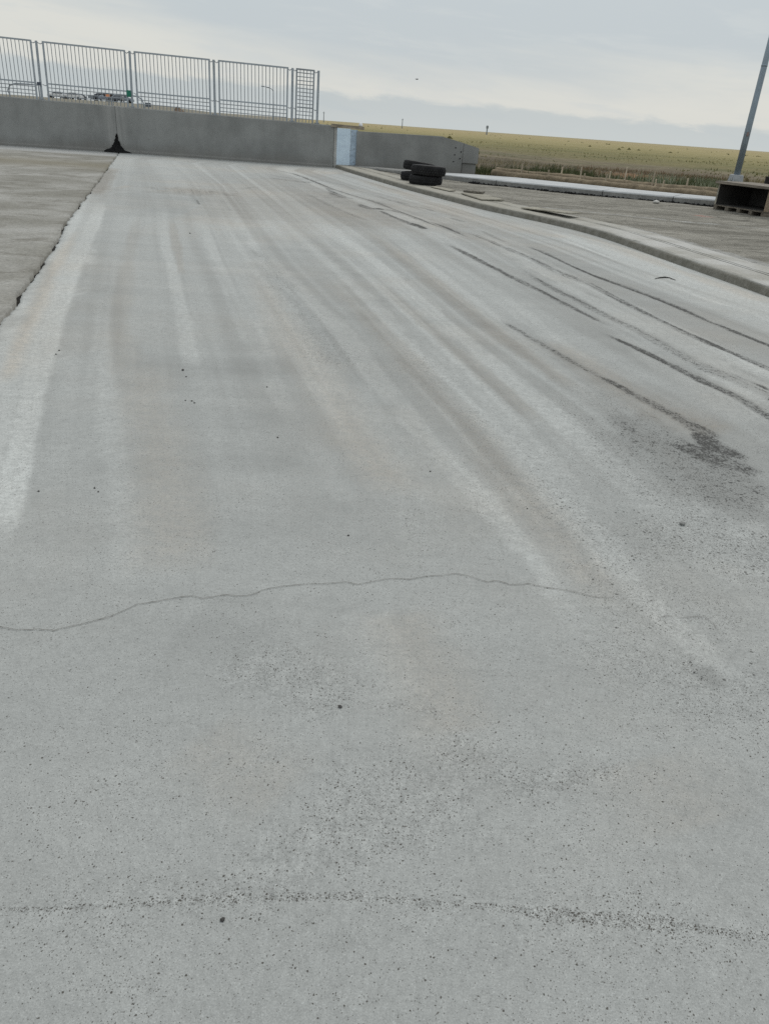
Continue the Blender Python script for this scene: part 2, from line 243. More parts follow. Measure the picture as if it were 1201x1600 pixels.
class MB:
    """collects boxes, bars, tubes and lathes, then links them as one mesh object"""
    def __init__(self): self.v = []; self.f = []
    def add(self, vs, fs):
        k = len(self.v); self.v += [tuple(v) for v in vs]; self.f += [tuple(i + k for i in f) for f in fs]
        return self
    def box(self, c, s, rot=None, bev=0.0):
        bm = bmesh.new(); bmesh.ops.create_cube(bm, size=1)
        for v in bm.verts: v.co = Vector((v.co.x * s[0], v.co.y * s[1], v.co.z * s[2]))
        if bev: bmesh.ops.bevel(bm, geom=bm.edges[:], offset=bev, segments=2, affect='EDGES', profile=.6)
        M = Matrix.Translation(c) @ (rot.to_matrix().to_4x4() if rot else Matrix())
        bm.verts.index_update()
        vs = [M @ v.co for v in bm.verts]; fs = [[v.index for v in f.verts] for f in bm.faces]
        bm.free(); return self.add(vs, fs)
    def tube(self, pts, r, n=8, cap=True):
        pts = [Vector(p) for p in pts]; m = len(pts)
        rs = r if isinstance(r, (list, tuple)) else [r] * m
        vs = []; fs = []
        up = Vector((0, 0, 1)); prev = None
        for i, p in enumerate(pts):
            d = (pts[min(m - 1, i + 1)] - pts[max(0, i - 1)]).normalized()
            a = prev if prev is not None else (up if abs(d.z) < .9 else Vector((1, 0, 0)))
            s = (a - d * a.dot(d)).normalized(); prev = s; w = d.cross(s)
            for k in range(n):
                th = 2 * PI * k / n
                vs.append(p + (s * math.cos(th) + w * math.sin(th)) * rs[i])
        for i in range(m - 1):
            for k in range(n):
                fs.append((i * n + k, i * n + (k + 1) % n, (i + 1) * n + (k + 1) % n, (i + 1) * n + k))
        if cap:
            fs.append(tuple(range(n))[::-1]); fs.append(tuple((m - 1) * n + k for k in range(n)))
        return self.add(vs, fs)
    def lathe(self, prof, n=48, closed=False):
        vs = []; fs = []; m = len(prof)
        for k in range(n):
            c, s = math.cos(2 * PI * k / n), math.sin(2 * PI * k / n)
            vs += [(r * c, r * s, z) for r, z in prof]
        for k in range(n):
            k2 = (k + 1) % n
            for i in range(m if closed else m - 1):
                j = (i + 1) % m
                fs.append((k * m + i, k2 * m + i, k2 * m + j, k * m + j))
        return self.add(vs, fs)
    def build(self, name, mat, parent=None, smooth=False):
        return mesh(name, self.v, self.f, mat, parent, smooth)

def copy_tree(o, parent=None):
    c = o.copy(); COL.objects.link(c); c.parent = parent
    for ch in list(o.children): copy_tree(ch, c)
    return c

def interp(poly, y):
    ys = [p[1] for p in poly]; xs = [p[0] for p in poly]
    return np.interp(y, ys, xs)

def fbm(x, y, z=0.0, o=4):
    return mnoise.fractal(Vector((x, y, z)), 1.0, 2.0, o)

# ------------------------------------------------------------------ materials
def mat_road():
    m, t = newmat('worn_concrete_road')
    P = t.pos()
    at = t.n('ShaderNodeAttribute', attribute_name='wear')
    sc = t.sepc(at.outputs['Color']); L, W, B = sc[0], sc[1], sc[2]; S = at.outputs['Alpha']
    n_big = t.noise(P, .55, 5, .6)
    n_mid = t.noise(P, 3.2, 6, .66)
    cross = t.noise(t.mapping(P, (.25, 2.2, 1), (0, 0, R(3))), 1.6, 6, .62)
    g1 = t.noise(P, 24, 4, .75)
    g2 = t.noise(P, 95, 3, .8)
    c1 = t.math('SUBTRACT', g1, .5); c2 = t.math('SUBTRACT', g2, .5)
    Wn = t.math('ADD', t.math('MULTIPLY', W, t.mapr(g1, .3, .65, .45, 1.05)), t.mapr(n_big, .45, .75, 0, .45))
    base = t.mix(Wn, (.362, .374, .363), (.372, .354, .318))
    # a swept track is a change in how much sand shows, so its edge and body are grainy
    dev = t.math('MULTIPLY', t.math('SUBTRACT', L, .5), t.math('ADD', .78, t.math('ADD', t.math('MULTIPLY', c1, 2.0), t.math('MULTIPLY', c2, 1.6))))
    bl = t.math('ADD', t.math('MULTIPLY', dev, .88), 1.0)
    for nd, k in ((n_mid, .26), (cross, .26), (n_big, .14)):
        bl = t.math('ADD', bl, t.math('MULTIPLY', t.math('SUBTRACT', nd, .5), k))
    gk = t.math('ADD', .62, t.math('MULTIPLY', S, 1.1))
    bl = t.math('ADD', bl, t.math('MULTIPLY', t.math('ADD', t.math('MULTIPLY', c1, .50), t.math('MULTIPLY', c2, .75)), gk))
    col = t.mix(1.0, base, t.gray(bl), 'MULTIPLY')
    grits = t.mapr(t.sep(P)[1], 1.4, 2.2)      # the coarse grit lies farther up the road
    g3 = t.noise(P, 330, 2, .8)
    col = t.mix(1.0, col, t.gray(t.mapr(g3, .25, .75, .84, 1.16)), 'MULTIPLY')
    # pale sand grains
    wv_ = t.n('ShaderNodeVectorMath', operation='MULTIPLY_ADD')
    t.put(wv_, 0, t.gray(g2)); wv_.inputs[1].default_value = (.012, .012, .012); t.put(wv_, 2, P); wP_ = wv_.outputs[0]
    d3, k3 = t.voro(wP_, 300); r3 = t.sepc(k3)[0]
    ws = t.math('MULTIPLY', t.math('LESS_THAN', d3, .42), t.math('GREATER_THAN', r3, t.mapr(n_mid, .4, .7, .95, .80)))
    col = t.mix(t.math('MULTIPLY', ws, .45), col, (.54, .56, .55))
    # dark pits at three sizes, denser where the wear map says so
    clump = t.math('MAXIMUM', t.mapr(n_mid, .36, .66, .25, 1.15), t.mapr(S, .6, 1.1, 0, 1.25))
    def pits(vec, scale, r, k, base_d, strength, col):
        d, c = t.voro(vec, scale); cc = t.sepc(c)
        dens = t.math('MULTIPLY', t.math('ADD', t.math('MULTIPLY', S, k), base_d), clump)
        rad = t.math('MULTIPLY', r, t.math('ADD', t.math('MULTIPLY', cc[1], .9), .35))
        hit = t.math('MULTIPLY', t.math('LESS_THAN', d, rad), t.math('LESS_THAN', cc[0], dens))
        return t.mix(t.math('MULTIPLY', hit, strength), col, (.060, .053, .044)), hit
    wv = t.n('ShaderNodeVectorMath', operation='MULTIPLY_ADD')
    t.put(wv, 0, t.gray(g2)); wv.inputs[1].default_value = (.007, .007, .007); t.put(wv, 2, P)
    wP = wv.outputs[0]
    col, h1 = pits(wP, 200, .36, .48, .015, .84, col)
    col, h2 = pits(wP, 400, .43, .46, .12, .66, col)
    S3 = t.math('MAXIMUM', t.math('SUBTRACT', S, .42), 0)
    d9, k9 = t.voro(wP, 88); q9 = t.sepc(k9)
    hit9 = t.math('MULTIPLY', t.math('LESS_THAN', d9, t.math('ADD', t.math('MULTIPLY', q9[1], .30), .16)), t.math('LESS_THAN', q9[0], t.math('MULTIPLY', S3, t.math('MULTIPLY', grits, .62))))
    col = t.mix(t.math('MULTIPLY', hit9, .74), col, (.06, .058, .053))
    # rubber and asphalt grit, broken up by the sand it sits on
    patch = t.mapr(t.noise(t.mapping(P, (2.2, .8, 1), (0, 0, R(-20))), 1.5, 5, .7), .36, .60, .86, 1.10)
    Bm = t.math('MULTIPLY', B, patch)
    gg = t.math('ADD', t.math('MULTIPLY', g2, .55), t.math('MULTIPLY', g1, .45))
    thr = t.math('SUBTRACT', .68, t.math('MULTIPLY', Bm, .25))
    rub = t.math('MULTIPLY', t.mapr(t.math('SUBTRACT', gg, thr), -.045, .05), t.mapr(Bm, .02, .22))
    col = t.mix(t.math('MULTIPLY', rub, .92), col, (.036, .036, .035))
    col = t.mix(t.math('MULTIPLY', Bm, .30), col, (.09, .088, .082))
    h = t.math('ADD', t.math('MULTIPLY', g2, 1.0), t.math('MULTIPLY', t.math('ADD', h1, h2), -.6))
    h = t.math('ADD', h, g1)
    t.out(col, .88, 0, t.bump(h, .5, .004), .25)
    return m

def mat_slab():
    m, t = newmat('stained_concrete')
    P = t.pos(); at = t.n('ShaderNodeAttribute', attribute_name='wear'); sc = t.sepc(at.outputs['Color'])
    st = t.noise(t.mapping(P, (.9, .8, 1), (0, 0, R(-4))), .9, 6, .65, .4)
    st2 = t.noise(t.mapping(P, (1.2, 1.5, 1), (0, 0, R(-4))), 1.6, 6, .7, .6)
    sp = t.noise(P, 34, 4, .75)
    col = t.mix(t.mapr(st, .35, .66), (.235, .228, .20), (.36, .355, .33))
    col = t.mix(t.mapr(st2, .48, .66, 0, .7), col, (.165, .155, .13))
    col = t.mix(t.mapr(t.noise(P, 6, 6, .8, .5), .60, .70, 0, .75), col, (.10, .095, .085))
    col = t.mix(t.math('MULTIPLY', sc[1], .8), col, (.215, .195, .145))
    col = t.mix(sc[0], col, (.40, .405, .395))
    col = t.mix(1.0, col, t.gray(t.mapr(sp, .2, .8, .70, 1.30)), 'MULTIPLY')
    t.out(col, .9, 0, t.bump(t.math('ADD', sp, st2), .4, .004), .25)
    return m

def mat_wall(name='barrier_concrete', c=(.282, .288, .280)):
    m, t = newmat(name)
    P = t.pos()
    v = t.noise(t.mapping(P, (1.0, 1.0, .35)), 1.2, 6, .62)
    v2 = t.noise(t.mapping(P, (9, 9, .5)), 1.5, 4, .6)
    b = t.noise(P, 1.1, 6, .6); g = t.noise(P, 60, 4, .7)
    f = t.math('ADD', t.math('MULTIPLY', v, .38), t.math('ADD', t.math('MULTIPLY', b, .55), t.math('MULTIPLY', v2, .07)))
    col = t.mix(t.mapr(f, .36, .66), tuple(x * .82 for x in c), tuple(x * 1.16 for x in c))
    at = t.n('ShaderNodeAttribute', attribute_name='wear'); sc = t.sepc(at.outputs['Color'])
    col = t.mix(t.math('MULTIPLY', sc[0], t.mapr(v2, .3, .6, .15, .6)), col, (.42, .42, .405))
    z = t.sep(P)[2]
    low = t.mapr(t.math('ADD', z, t.math('MULTIPLY', t.math('SUBTRACT', v, .5), .5)), .02, .38, .5, 0)
    col = t.mix(low, col, tuple(x * .62 for x in (.33, .31, .28)))
    d, cc = t.voro(P, 26); hit = t.math('MULTIPLY', t.math('LESS_THAN', d, .22), t.math('GREATER_THAN', t.sepc(cc)[0], .93))
    col = t.mix(t.math('MULTIPLY', hit, .6), col, (.08, .08, .08))
    col = t.mix(1.0, col, t.gray(t.mapr(g, .2, .8, .88, 1.12)), 'MULTIPLY')
    t.out(col, .85, 0, t.bump(t.math('ADD', g, b), .25, .005), .25)
    return m

def mat_kerb():
    m, t = newmat('kerb_concrete')
    P = t.pos(); z = t.sep(P)[2]
    a = t.noise(P, 1.4, 6, .65); g = t.noise(P, 55, 4, .75); b = t.noise(P, 9, 5, .7)
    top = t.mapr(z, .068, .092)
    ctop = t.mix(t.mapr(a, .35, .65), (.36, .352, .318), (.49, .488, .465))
    y = t.sep(P)[1]
    ctop = t.mix(t.mapr(t.math('ADD', y, t.math('MULTIPLY', a, 3)), 12.5, 15.5, 0, .75), ctop, (.33, .315, .265))
    cs = t.mix(t.mapr(b, .3, .7), (.165, .158, .132), (.25, .24, .212))  # front face painted darker than the top, as the side turned from the light
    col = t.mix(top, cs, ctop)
    col = t.mix(t.mapr(b, .66, .78, 0, .6), col, (.13, .125, .11))
    col = t.mix(1.0, col, t.gray(t.mapr(g, .2, .8, .78, 1.2)), 'MULTIPLY')
    t.out(col, .9, 0, t.bump(t.math('ADD', g, b), .5, .006), .2)
    return m

def mat_pavement():
    m, t = newmat('new_pavement_concrete')
    P = t.pos(); z = t.sep(P)[2]
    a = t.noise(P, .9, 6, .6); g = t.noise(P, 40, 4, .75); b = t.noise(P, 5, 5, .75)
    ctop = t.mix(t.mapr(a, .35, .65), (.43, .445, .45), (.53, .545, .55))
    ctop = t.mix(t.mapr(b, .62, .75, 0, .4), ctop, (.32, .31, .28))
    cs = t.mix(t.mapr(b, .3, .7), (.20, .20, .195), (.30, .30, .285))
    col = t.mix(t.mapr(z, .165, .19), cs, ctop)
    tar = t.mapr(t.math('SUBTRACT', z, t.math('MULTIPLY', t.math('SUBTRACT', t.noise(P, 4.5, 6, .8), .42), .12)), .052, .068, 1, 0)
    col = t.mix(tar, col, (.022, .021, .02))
    col = t.mix(1.0, col, t.gray(t.mapr(g, .2, .8, .85, 1.15)), 'MULTIPLY')
    t.out(col, .88, 0, t.bump(t.math('ADD', g, b), .4, .006), .2)
    return m

def mat_gravel():
    m, t = newmat('graded_dirt')
    P = t.pos(); at = t.n('ShaderNodeAttribute', attribute_name='wear'); sc = t.sepc(at.outputs['Color'])
    rut = t.noise(t.mapping(P, (.55, 1.5, 1), (0, 0, R(17))), 1.1, 7, .70, .8)
    rut2 = t.noise(t.mapping(P, (.7, 4.2, 1), (0, 0, R(20))), 1.2, 7, .78, 1.2)
    lump = t.noise(P, 8, 6, .8); g = t.noise(P, 60, 5, .8)
    col = t.mix(t.mapr(rut, .36, .62), (.21, .20, .17), (.35, .335, .292))
    col = t.mix(t.mapr(rut2, .52, .66, 0, .7), col, (.40, .385, .34))
    col = t.mix(t.mapr(rut2, .47, .36, 0, .7), col, (.11, .103, .088))
    col = t.mix(t.mapr(lump, .56, .66, 0, .8), col, (.095, .09, .076))
    col = t.mix(t.math('MULTIPLY', t.mapr(t.math('ADD', sc[0], t.math('MULTIPLY', t.math('SUBTRACT', lump, .5), 1.2)), .35, .6), .9), col, (.44, .44, .42))
    col = t.mix(t.math('MULTIPLY', sc[1], t.mapr(lump, .35, .6)), col, (.55, .22, .18))
    col = t.mix(1.0, col, t.gray(t.mapr(g, .2, .8, .62, 1.36)), 'MULTIPLY')
    r3 = t.noise(t.mapping(P, (.30, 3.0, 1), (0, 0, R(18))), 1.0, 8, .82, 2.2)
    col = t.mix(t.mapr(r3, .55, .63, 0, .7), col, (.125, .118, .10))
    col = t.mix(t.mapr(r3, .44, .37, 0, .55), col, (.37, .355, .315))
    h = t.math('ADD', t.math('MULTIPLY', lump, 1.5), t.math('ADD', t.math('MULTIPLY', rut2, 2.0), t.math('MULTIPLY', g, .5)))
    t.out(col, .95, 0, t.bump(h, .8, .03), .15)
    return m

def mat_field():
    m, t = newmat('prairie_ground')
    P = t.pos()
    x, y, _ = t.sep(P)
    r = t.math('ADD', y, t.math('MULTIPLY', x, .28))
    lr = t.math('LOGARITHM', t.math('MAXIMUM', r, 1), 10)      # 30 m 1.477   100 m 2   1000 m 3
    st = t.noise(t.mapping(P, (.02, .05, .02), (0, 0, R(-12))), 1.0, 6, .65, .5)
    st2 = t.noise(t.mapping(P, (.10, .22, .1), (0, 0, R(-12))), 1.0, 6, .7)
    far = t.noise(t.mapping(P, (.004, .0085, .004), (0, 0, R(-14))), 1.0, 6, .65, .3)
    fine = t.noise(P, 1.6, 6, .78)
    v = t.math('ADD', lr, t.math('ADD', t.math('MULTIPLY', t.math('SUBTRACT', st, .5), .62), t.math('MULTIPLY', t.math('SUBTRACT', st2, .5), .16)))
    cr = t.n('ShaderNodeValToRGB'); t.put(cr, 0, t.math('DIVIDE', v, 4.0))
    stops = [(1.30, (.105, .088, .062)), (1.50, (.135, .112, .078)), (1.60, (.125, .105, .075)), (1.72, (.15, .125, .088)), (1.78, (.20, .175, .115)),
             (1.84, (.185, .165, .088)), (1.98, (.215, .195, .092)), (2.14, (.28, .245, .12)), (2.35, (.33, .285, .145)),
             (2.75, (.365, .305, .165)), (3.2, (.36, .305, .175)), (3.7, (.35, .315, .21))]  # farthest bands carry distance haze in their colour
    els = cr.color_ramp.elements
    els[0].position = stops[0][0] / 4; els[0].color = (*stops[0][1], 1)
    els[1].position = stops[-1][0] / 4; els[1].color = (*stops[-1][1], 1)
    for p, c in stops[1:-1]:
        e = els.new(p / 4); e.color = (*c, 1)
    col = cr.outputs[0]
    nearw = t.mapr(lr, 1.9, 2.6, 1, 0)
    col = t.mix(t.math('MULTIPLY', t.mapr(st2, .50, .62), t.math('MULTIPLY', nearw, .45)), col, (.095, .105, .052))
    col = t.mix(t.mapr(far, .54, .66, 0, .45), col, (.22, .21, .10))
    col = t.mix(t.mapr(far, .46, .36, 0, .45), col, (.35, .28, .15))
    col = t.mix(1.0, col, t.gray(t.mapr(fine, .2, .8, .70, 1.3)), 'MULTIPLY')
    west = t.mapr(t.math('ADD', x, t.math('MULTIPLY', y, .13)), 4, -8)
    col = t.mix(t.math('MULTIPLY', west, .85), col, (.235, .222, .19))
    # a patch of reddish bare clay beside the rolls
    dx = t.math('SUBTRACT', x, 9.6); dy = t.math('MULTIPLY', t.math('SUBTRACT', y, 33), .42)
    dd = t.math('SQRT', t.math('ADD', t.math('MULTIPLY', dx, dx), t.math('MULTIPLY', dy, dy)))
    red = t.mapr(t.math('ADD', dd, t.math('MULTIPLY', t.math('SUBTRACT', fine, .5), 3)), .6, 2.0, .85, 0)
    col = t.mix(red, col, (.30, .165, .095))
    t.out(col, .95, 0, t.bump(t.math('ADD', fine, st2), .6, .1), .1)
    return m

def mat_grass():
    m, t = newmat('grass_blades')
    at = t.n('ShaderNodeAttribute', attribute_name='tint')
    b = t.out(at.outputs['Color'], .8, 0, None, .15)
    return m

def mat_wood(name, c, grain=(1, 14, 14), dark=.55):
    m, t = newmat(name)
    p = t.mapping(t.obj(), grain)
    a = t.noise(p, 2.2, 6, .65, .6); b = t.noise(t.obj(), 2.6, 5, .65)
    col = t.mix(t.mapr(a, .33, .68), tuple(x * dark for x in c), tuple(x * 1.15 for x in c))
    col = t.mix(t.mapr(b, .52, .70, 0, .6), col, tuple(x * .42 for x in c))
    t.out(col, .85, 0, t.bump(a, .3, .004), .2)
    return m

def mat_rubber(name='tyre_rubber'):
    m, t = newmat(name)
    p = t.obj(); a = t.noise(p, 5, 6, .7); g = t.noise(p, 40, 4, .7)
    col = t.mix(t.mapr(a, .35, .7), (.010, .010, .011), (.028, .028, .029))
    col = t.mix(t.mapr(g, .60, .75, 0, .35), col, (.085, .083, .078))
    t.out(col, .68, 0, t.bump(g, .3, .004), .3)
    return m

M_ROAD, M_SLAB, M_WALL = mat_road(), mat_slab(), mat_wall()
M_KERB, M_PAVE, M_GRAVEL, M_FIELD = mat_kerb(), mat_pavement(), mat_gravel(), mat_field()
M_GALV = simple('galvanised_steel', (.40, .44, .475), .55, .35, .14, 7, (.30, .33, .35))
M_GALV_DULL = simple('weathered_galvanised_steel', (.33, .36, .385), .6, .3, .18, 7, (.22, .23, .24))
M_POLE = simple('galvanised_pole_steel', (.33, .40, .46), .5, .35, .16, 4, (.27, .31, .34), stretch=(1, 1, .3))
M_POLEBASE = simple('cast_aluminium', (.42, .44, .46), .6, .25, .15, 5)
M_PLATE = simple('bluish_zinc_sheet', (.66, .79, .93), .45, .15, .13, 5, (.50, .62, .74), bump=.05)
M_PLATE_EDGE = simple('tarnished_zinc_edge', (.42, .52, .62), .5, .2, .34, 16, (.22, .27, .33))
M_TAR = simple('dried_tar', (.010, .010, .010), .85, 0, .5, 14, bump=.6)
M_SEAM = simple('joint_sealant', (.03, .029, .027), .9, 0, .4, 20)
M_RUBBER = mat_rubber()
M_BOARD = mat_wood('weathered_plywood', (.37, .35, .29), (1, 9, 9))
M_BOARD_DARK = mat_wood('grey_timber', (.20, .185, .155), (9, 1, 9))
M_CRATE = mat_wood('old_crate_timber', (.21, .185, .15), (9, 1, 9))
M_CRATE_DARK = simple('crate_inside_shade', (.055, .053, .050), .85, 0, .35, 3.0, (.10, .095, .088), bump=.2)  # near-black colour puts the shade inside the crate into its surfaces
M_CHIP = simple('particle_board', (.30, .235, .17), .85, 0, .30, 30, (.20, .15, .11))
M_BLACKWOOD_GAP = simple('black_timber_and_gap', (.028, .026, .025), .85, 0, .3, 8)
M_STRAW = simple('straw_netting', (.235, .19, .13), .95, 0, .40, 5, (.13, .10, .066), bump=.9, stretch=(1, 1, 1))
M_STAKE = mat_wood('stake_timber', (.62, .53, .40), (9, 9, 1))
M_STONE = simple('road_stone', (.085, .082, .078), .9, 0, .4, 30, bump=.5)
M_STONE_PALE = simple('pale_stone', (.55, .54, .51), .9, 0, .2, 20, bump=.5)
M_WHITE = simple('white_plastic', (.78, .79, .80), .5, 0, .08, 9)
M_BLACK = simple('black_plastic', (.02, .02, .022), .5, 0, .3, 9)
M_GREEN = simple('green_enamel', (.02, .19, .125), .45, 0, .15, 9)
M_ORANGE = simple('orange_reflective', (.86, .36, .17), .5, 0, .10, 9)
M_GREY = simple('grey_paint', (.27, .30, .33), .55, 0, .15, 9)
M_SLATE = simple('slate_paint', (.10, .12, .15), .5, 0, .15, 9)
M_GLASS = simple('tinted_glass', (.025, .03, .035), .12, 0, .1, 3, spec=.6)
M_CAR = {'white': simple('white_car_paint', (.80, .81, .82), .3, 0, .05, 3, spec=.5),
         'dark': simple('dark_car_paint', (.09, .105, .13), .3, 0, .1, 3, spec=.5),  # dark paint lightened to take in distance haze
         'grey': simple('grey_car_paint', (.26, .30, .36), .3, 0, .1, 3, spec=.5)}
M_SOIL = simple('brown_soil', (.17, .13, .095), .95, 0, .3, .6, (.26, .24, .21), bump=.5)
M_DISTPOLE = simple('distant_pole', (.25, .28, .31), .8, 0, .1, 2)
M_FEATHER = simple('dark_feathers', (.035, .035, .04), .8, 0, .2, 9)
M_BOLT = simple('bolt_hole_shadow', (.015, .015, .015), .9, 0, .2, 20)

# ------------------------------------------------------------------ world frame lines (metres, road surface z = 0)
KERB = [(4.95, -7), (4.45, 0), (4.15, 3.0), (3.86, 5.4), (3.56, 7.55), (3.43, 8.35), (3.27, 9.2), (3.11, 10.1), (2.92, 11.2), (2.68, 12.15), (2.20, 13.15),
        (1.43, 14.5), (.80, 16.05), (.045, 17.95), (-.75, 20.25), (-1.75, 23.3), (-2.22, 24.95)]
JT = [(-.55, -7), (-.98, 0), (-1.36, 1.3)] + sorted(JOINT, key=lambda p: p[1])[0:]
JT = [p for p in JT if p[1] < 25.5]
JT[-1] = (-8.74, 24.95) if JT[-1][1] > 24 else JT[-1]
if JT[-1][1] < 24: JT.append((-8.74, 24.95))

def smooth01(a, b, x):
    t_ = np.clip((x - a) / (b - a), 0, 1); return t_ * t_ * (3 - 2 * t_)
def smooth_line(poly, n=400, passes=30):
    ys = np.linspace(poly[0][1], poly[-1][1], n); xs = np.interp(ys, [p[1] for p in poly], [p[0] for p in poly])
    for _ in range(passes): xs[1:-1] = (xs[:-2] + xs[1:-1] * 2 + xs[2:]) / 4
    return list(zip(xs, ys))
KERB_S = smooth_line(KERB, 320, 24)
JT_S = smooth_line(JT, 400, 6)

def offset(poly, d):
    """polyline moved sideways (to its right when walked in order, i.e. away from the road for the kerb)"""
    p = np.array(poly); t = np.gradient(p, axis=0); t /= np.linalg.norm(t, axis=1)[:, None]
    return [(a[0] + b[1] * d, a[1] - b[0] * d) for a, b in zip(p, t)]

def poly_dist(X, Y, pts, want_par=False):
    """distance from each point to a polyline, with interpolated half width"""
    best = np.full(X.shape, 1e9); par = np.zeros(X.shape); n = len(pts) - 1
    for i, ((x0, y0, w0), (x1, y1, w1)) in enumerate(zip(pts[:-1], pts[1:])):
        dx, dy = x1 - x0, y1 - y0; L2 = dx * dx + dy * dy + 1e-12
        u = np.clip(((X - x0) * dx + (Y - y0) * dy) / L2, 0, 1)
        d = np.hypot(X - (x0 + u * dx), Y - (y0 + u * dy)) / np.maximum(w0 + (w1 - w0) * u, 1e-4)
        k = d < best; best[k] = d[k]; par[k] = ((i + u) / n)[k]
    return (best, par) if want_par else best

def catmull(pts, k=5):
    p = np.array(pts, dtype=float); n = len(p)
    if n < 3: return [tuple(q) for q in p]
    out = []
    for i in range(n - 1):
        a, b, c, d = p[max(0, i - 1)], p[i], p[i + 1], p[min(n - 1, i + 2)]
        for j in range(k):
            u = j / k
            q = .5 * ((2 * b) + (c - a) * u + (2 * a - 5 * b + 4 * c - d) * u * u + (3 * b - a - 3 * c + d) * u ** 3)
            q[2] = max(q[2], min(b[2], c[2])); out.append(tuple(q))
    out.append(tuple(p[-1])); return out

def vnoise(x, y, size, seed):
    """smooth random field in -1..1, vectorised"""
    X_, Y_ = x / size, y / size / 1.8; i, j = np.floor(X_), np.floor(Y_); fx_, fy_ = X_ - i, Y_ - j
    fx_ = fx_ * fx_ * (3 - 2 * fx_); fy_ = fy_ * fy_ * (3 - 2 * fy_)
    def h(a, b): q = np.sin(a * 127.1 + b * 311.7 + seed * 74.7) * 43758.5453; return (q - np.floor(q)) * 2 - 1
    return (h(i, j) * (1 - fx_) + h(i + 1, j) * fx_) * (1 - fy_) + (h(i, j + 1) * (1 - fx_) + h(i + 1, j + 1) * fx_) * fy_

# ------------------------------------------------------------------ roadway: a fine sheet with a map of wear and far sheen
def grid_mesh(name, X, Y, Z, mat):
    nr, nc = X.shape
    me = bpy.data.meshes.new(name)
    co = np.stack([X, Y, Z], -1).reshape(-1, 3)
    idx = np.arange(nr * nc).reshape(nr, nc)
    q = np.stack([idx[:-1, :-1], idx[:-1, 1:], idx[1:, 1:], idx[1:, :-1]], -1).reshape(-1, 4)
    me.vertices.add(len(co)); me.vertices.foreach_set('co', co.astype(np.float32).ravel())
    me.loops.add(q.size); me.loops.foreach_set('vertex_index', q.astype(np.int32).ravel())
    me.polygons.add(len(q)); me.polygons.foreach_set('loop_start', np.arange(0, q.size, 4, dtype=np.int32))
    me.polygons.foreach_set('loop_total', np.full(len(q), 4, dtype=np.int32))
    me.polygons.foreach_set('use_smooth', np.ones(len(q), dtype=bool))
    me.materials.append(mat); me.update(calc_edges=True); me.validate()
    o = bpy.data.objects.new(name, me); COL.objects.link(o)
    return o

def set_attr(o, name, arr):
    a = o.data.attributes.new(name, 'FLOAT_COLOR', 'POINT')
    a.data.foreach_set('color', arr.astype(np.float32).ravel())

rows = np.concatenate([np.linspace(-6.5, .2, 24)[:-1], np.exp(np.linspace(math.log(.2), math.log(24.93), 860))])
ncol = 520
rag = np.array([.030 * fbm(y * 1.9, 3.1, 0, 5) + .020 * fbm(y * 7, 7.7, 0, 4) for y in rows])
ragL = np.array([.030 * fbm(y * 1.5, 13.1, 0, 5) + .016 * fbm(y * 8, 1.7, 0, 4) for y in rows])
gapw = np.array([max(.010, .034 + .038 * fbm(y * .8, 21.0, 0, 5) + .012 * fbm(y * 5, 2.0, 0, 4)) for y in rows])
xj = interp(JT_S, rows)
xl = xj + rag + gapw * .5
xr = interp(KERB_S, rows) + .03
u = np.linspace(0, 1, ncol)[None, :]
X = xl[:, None] * (1 - u) + xr[:, None] * u
Y = np.repeat(rows[:, None], ncol, 1)
Z = np.zeros_like(X)
Z[:, 0] = -.10; X[:, 1] = X[:, 0] + .002                       # the broken edge of the slab drops into the joint
road = grid_mesh('road', X, Y, Z, M_ROAD); tag(road, kind='structure')
chan = {c: np.zeros_like(X) for c in 'LDWBS'}
for kind, s, edge, pts in TRACKS:
    pts = catmull(pts, 4)
    if kind == 'L': pts = [(p[0], p[1], p[2] * (.84 if min(q[0] for q in pts) > -3.0 and max(q[1] for q in pts) < 12.5 and max(q[0] for q in pts) < 3.2 else 1)) for p in pts]; s *= (.78 if min(q[0] for q in pts) < 1.0 else 1.0)
    px = [p[0] for p in pts]; py = [p[1] for p in pts]; mw = max(p[2] for p in pts) * 2.2 + .05
    r0, r1 = np.searchsorted(rows, [min(py) - mw, max(py) + mw])
    if r1 <= r0: continue
    if kind == 'B': pts = [(p[0], p[1], p[2] * 1.35 + .006) for p in pts]; edge = .85
    xx, yy = X[r0:r1], Y[r0:r1]
    # wander, so that no track is a clean ribbon
    d, par = poly_dist(xx, yy, pts, True)
    if kind in 'LDB': edge *= .85 if kind == 'L' else .7
    amp = .28 if kind == 'B' else .40 if kind in 'LD' else .8 if kind == 'S' else .25
    if kind == 'L' and edge < .35: amp *= .35
    d = d + amp * (vnoise(xx, yy, .45, 3) + .7 * vnoise(xx, yy, .13, 5) + .7 * vnoise(xx, yy, .045, 8))
    inner = 1 - edge; tp = .09 if kind == 'B' else .12
    a = np.clip((d - inner) / (2 * edge + 1e-6), 0, 1); a = 1 - a * a * (3 - 2 * a)
    a = a * np.clip(par / tp, .0, 1) * np.clip((1 - par) / tp, .0, 1) if kind != 'S' else a     # fades at both ends
    c = chan[kind][r0:r1]
    np.maximum(c, a * s, out=c)
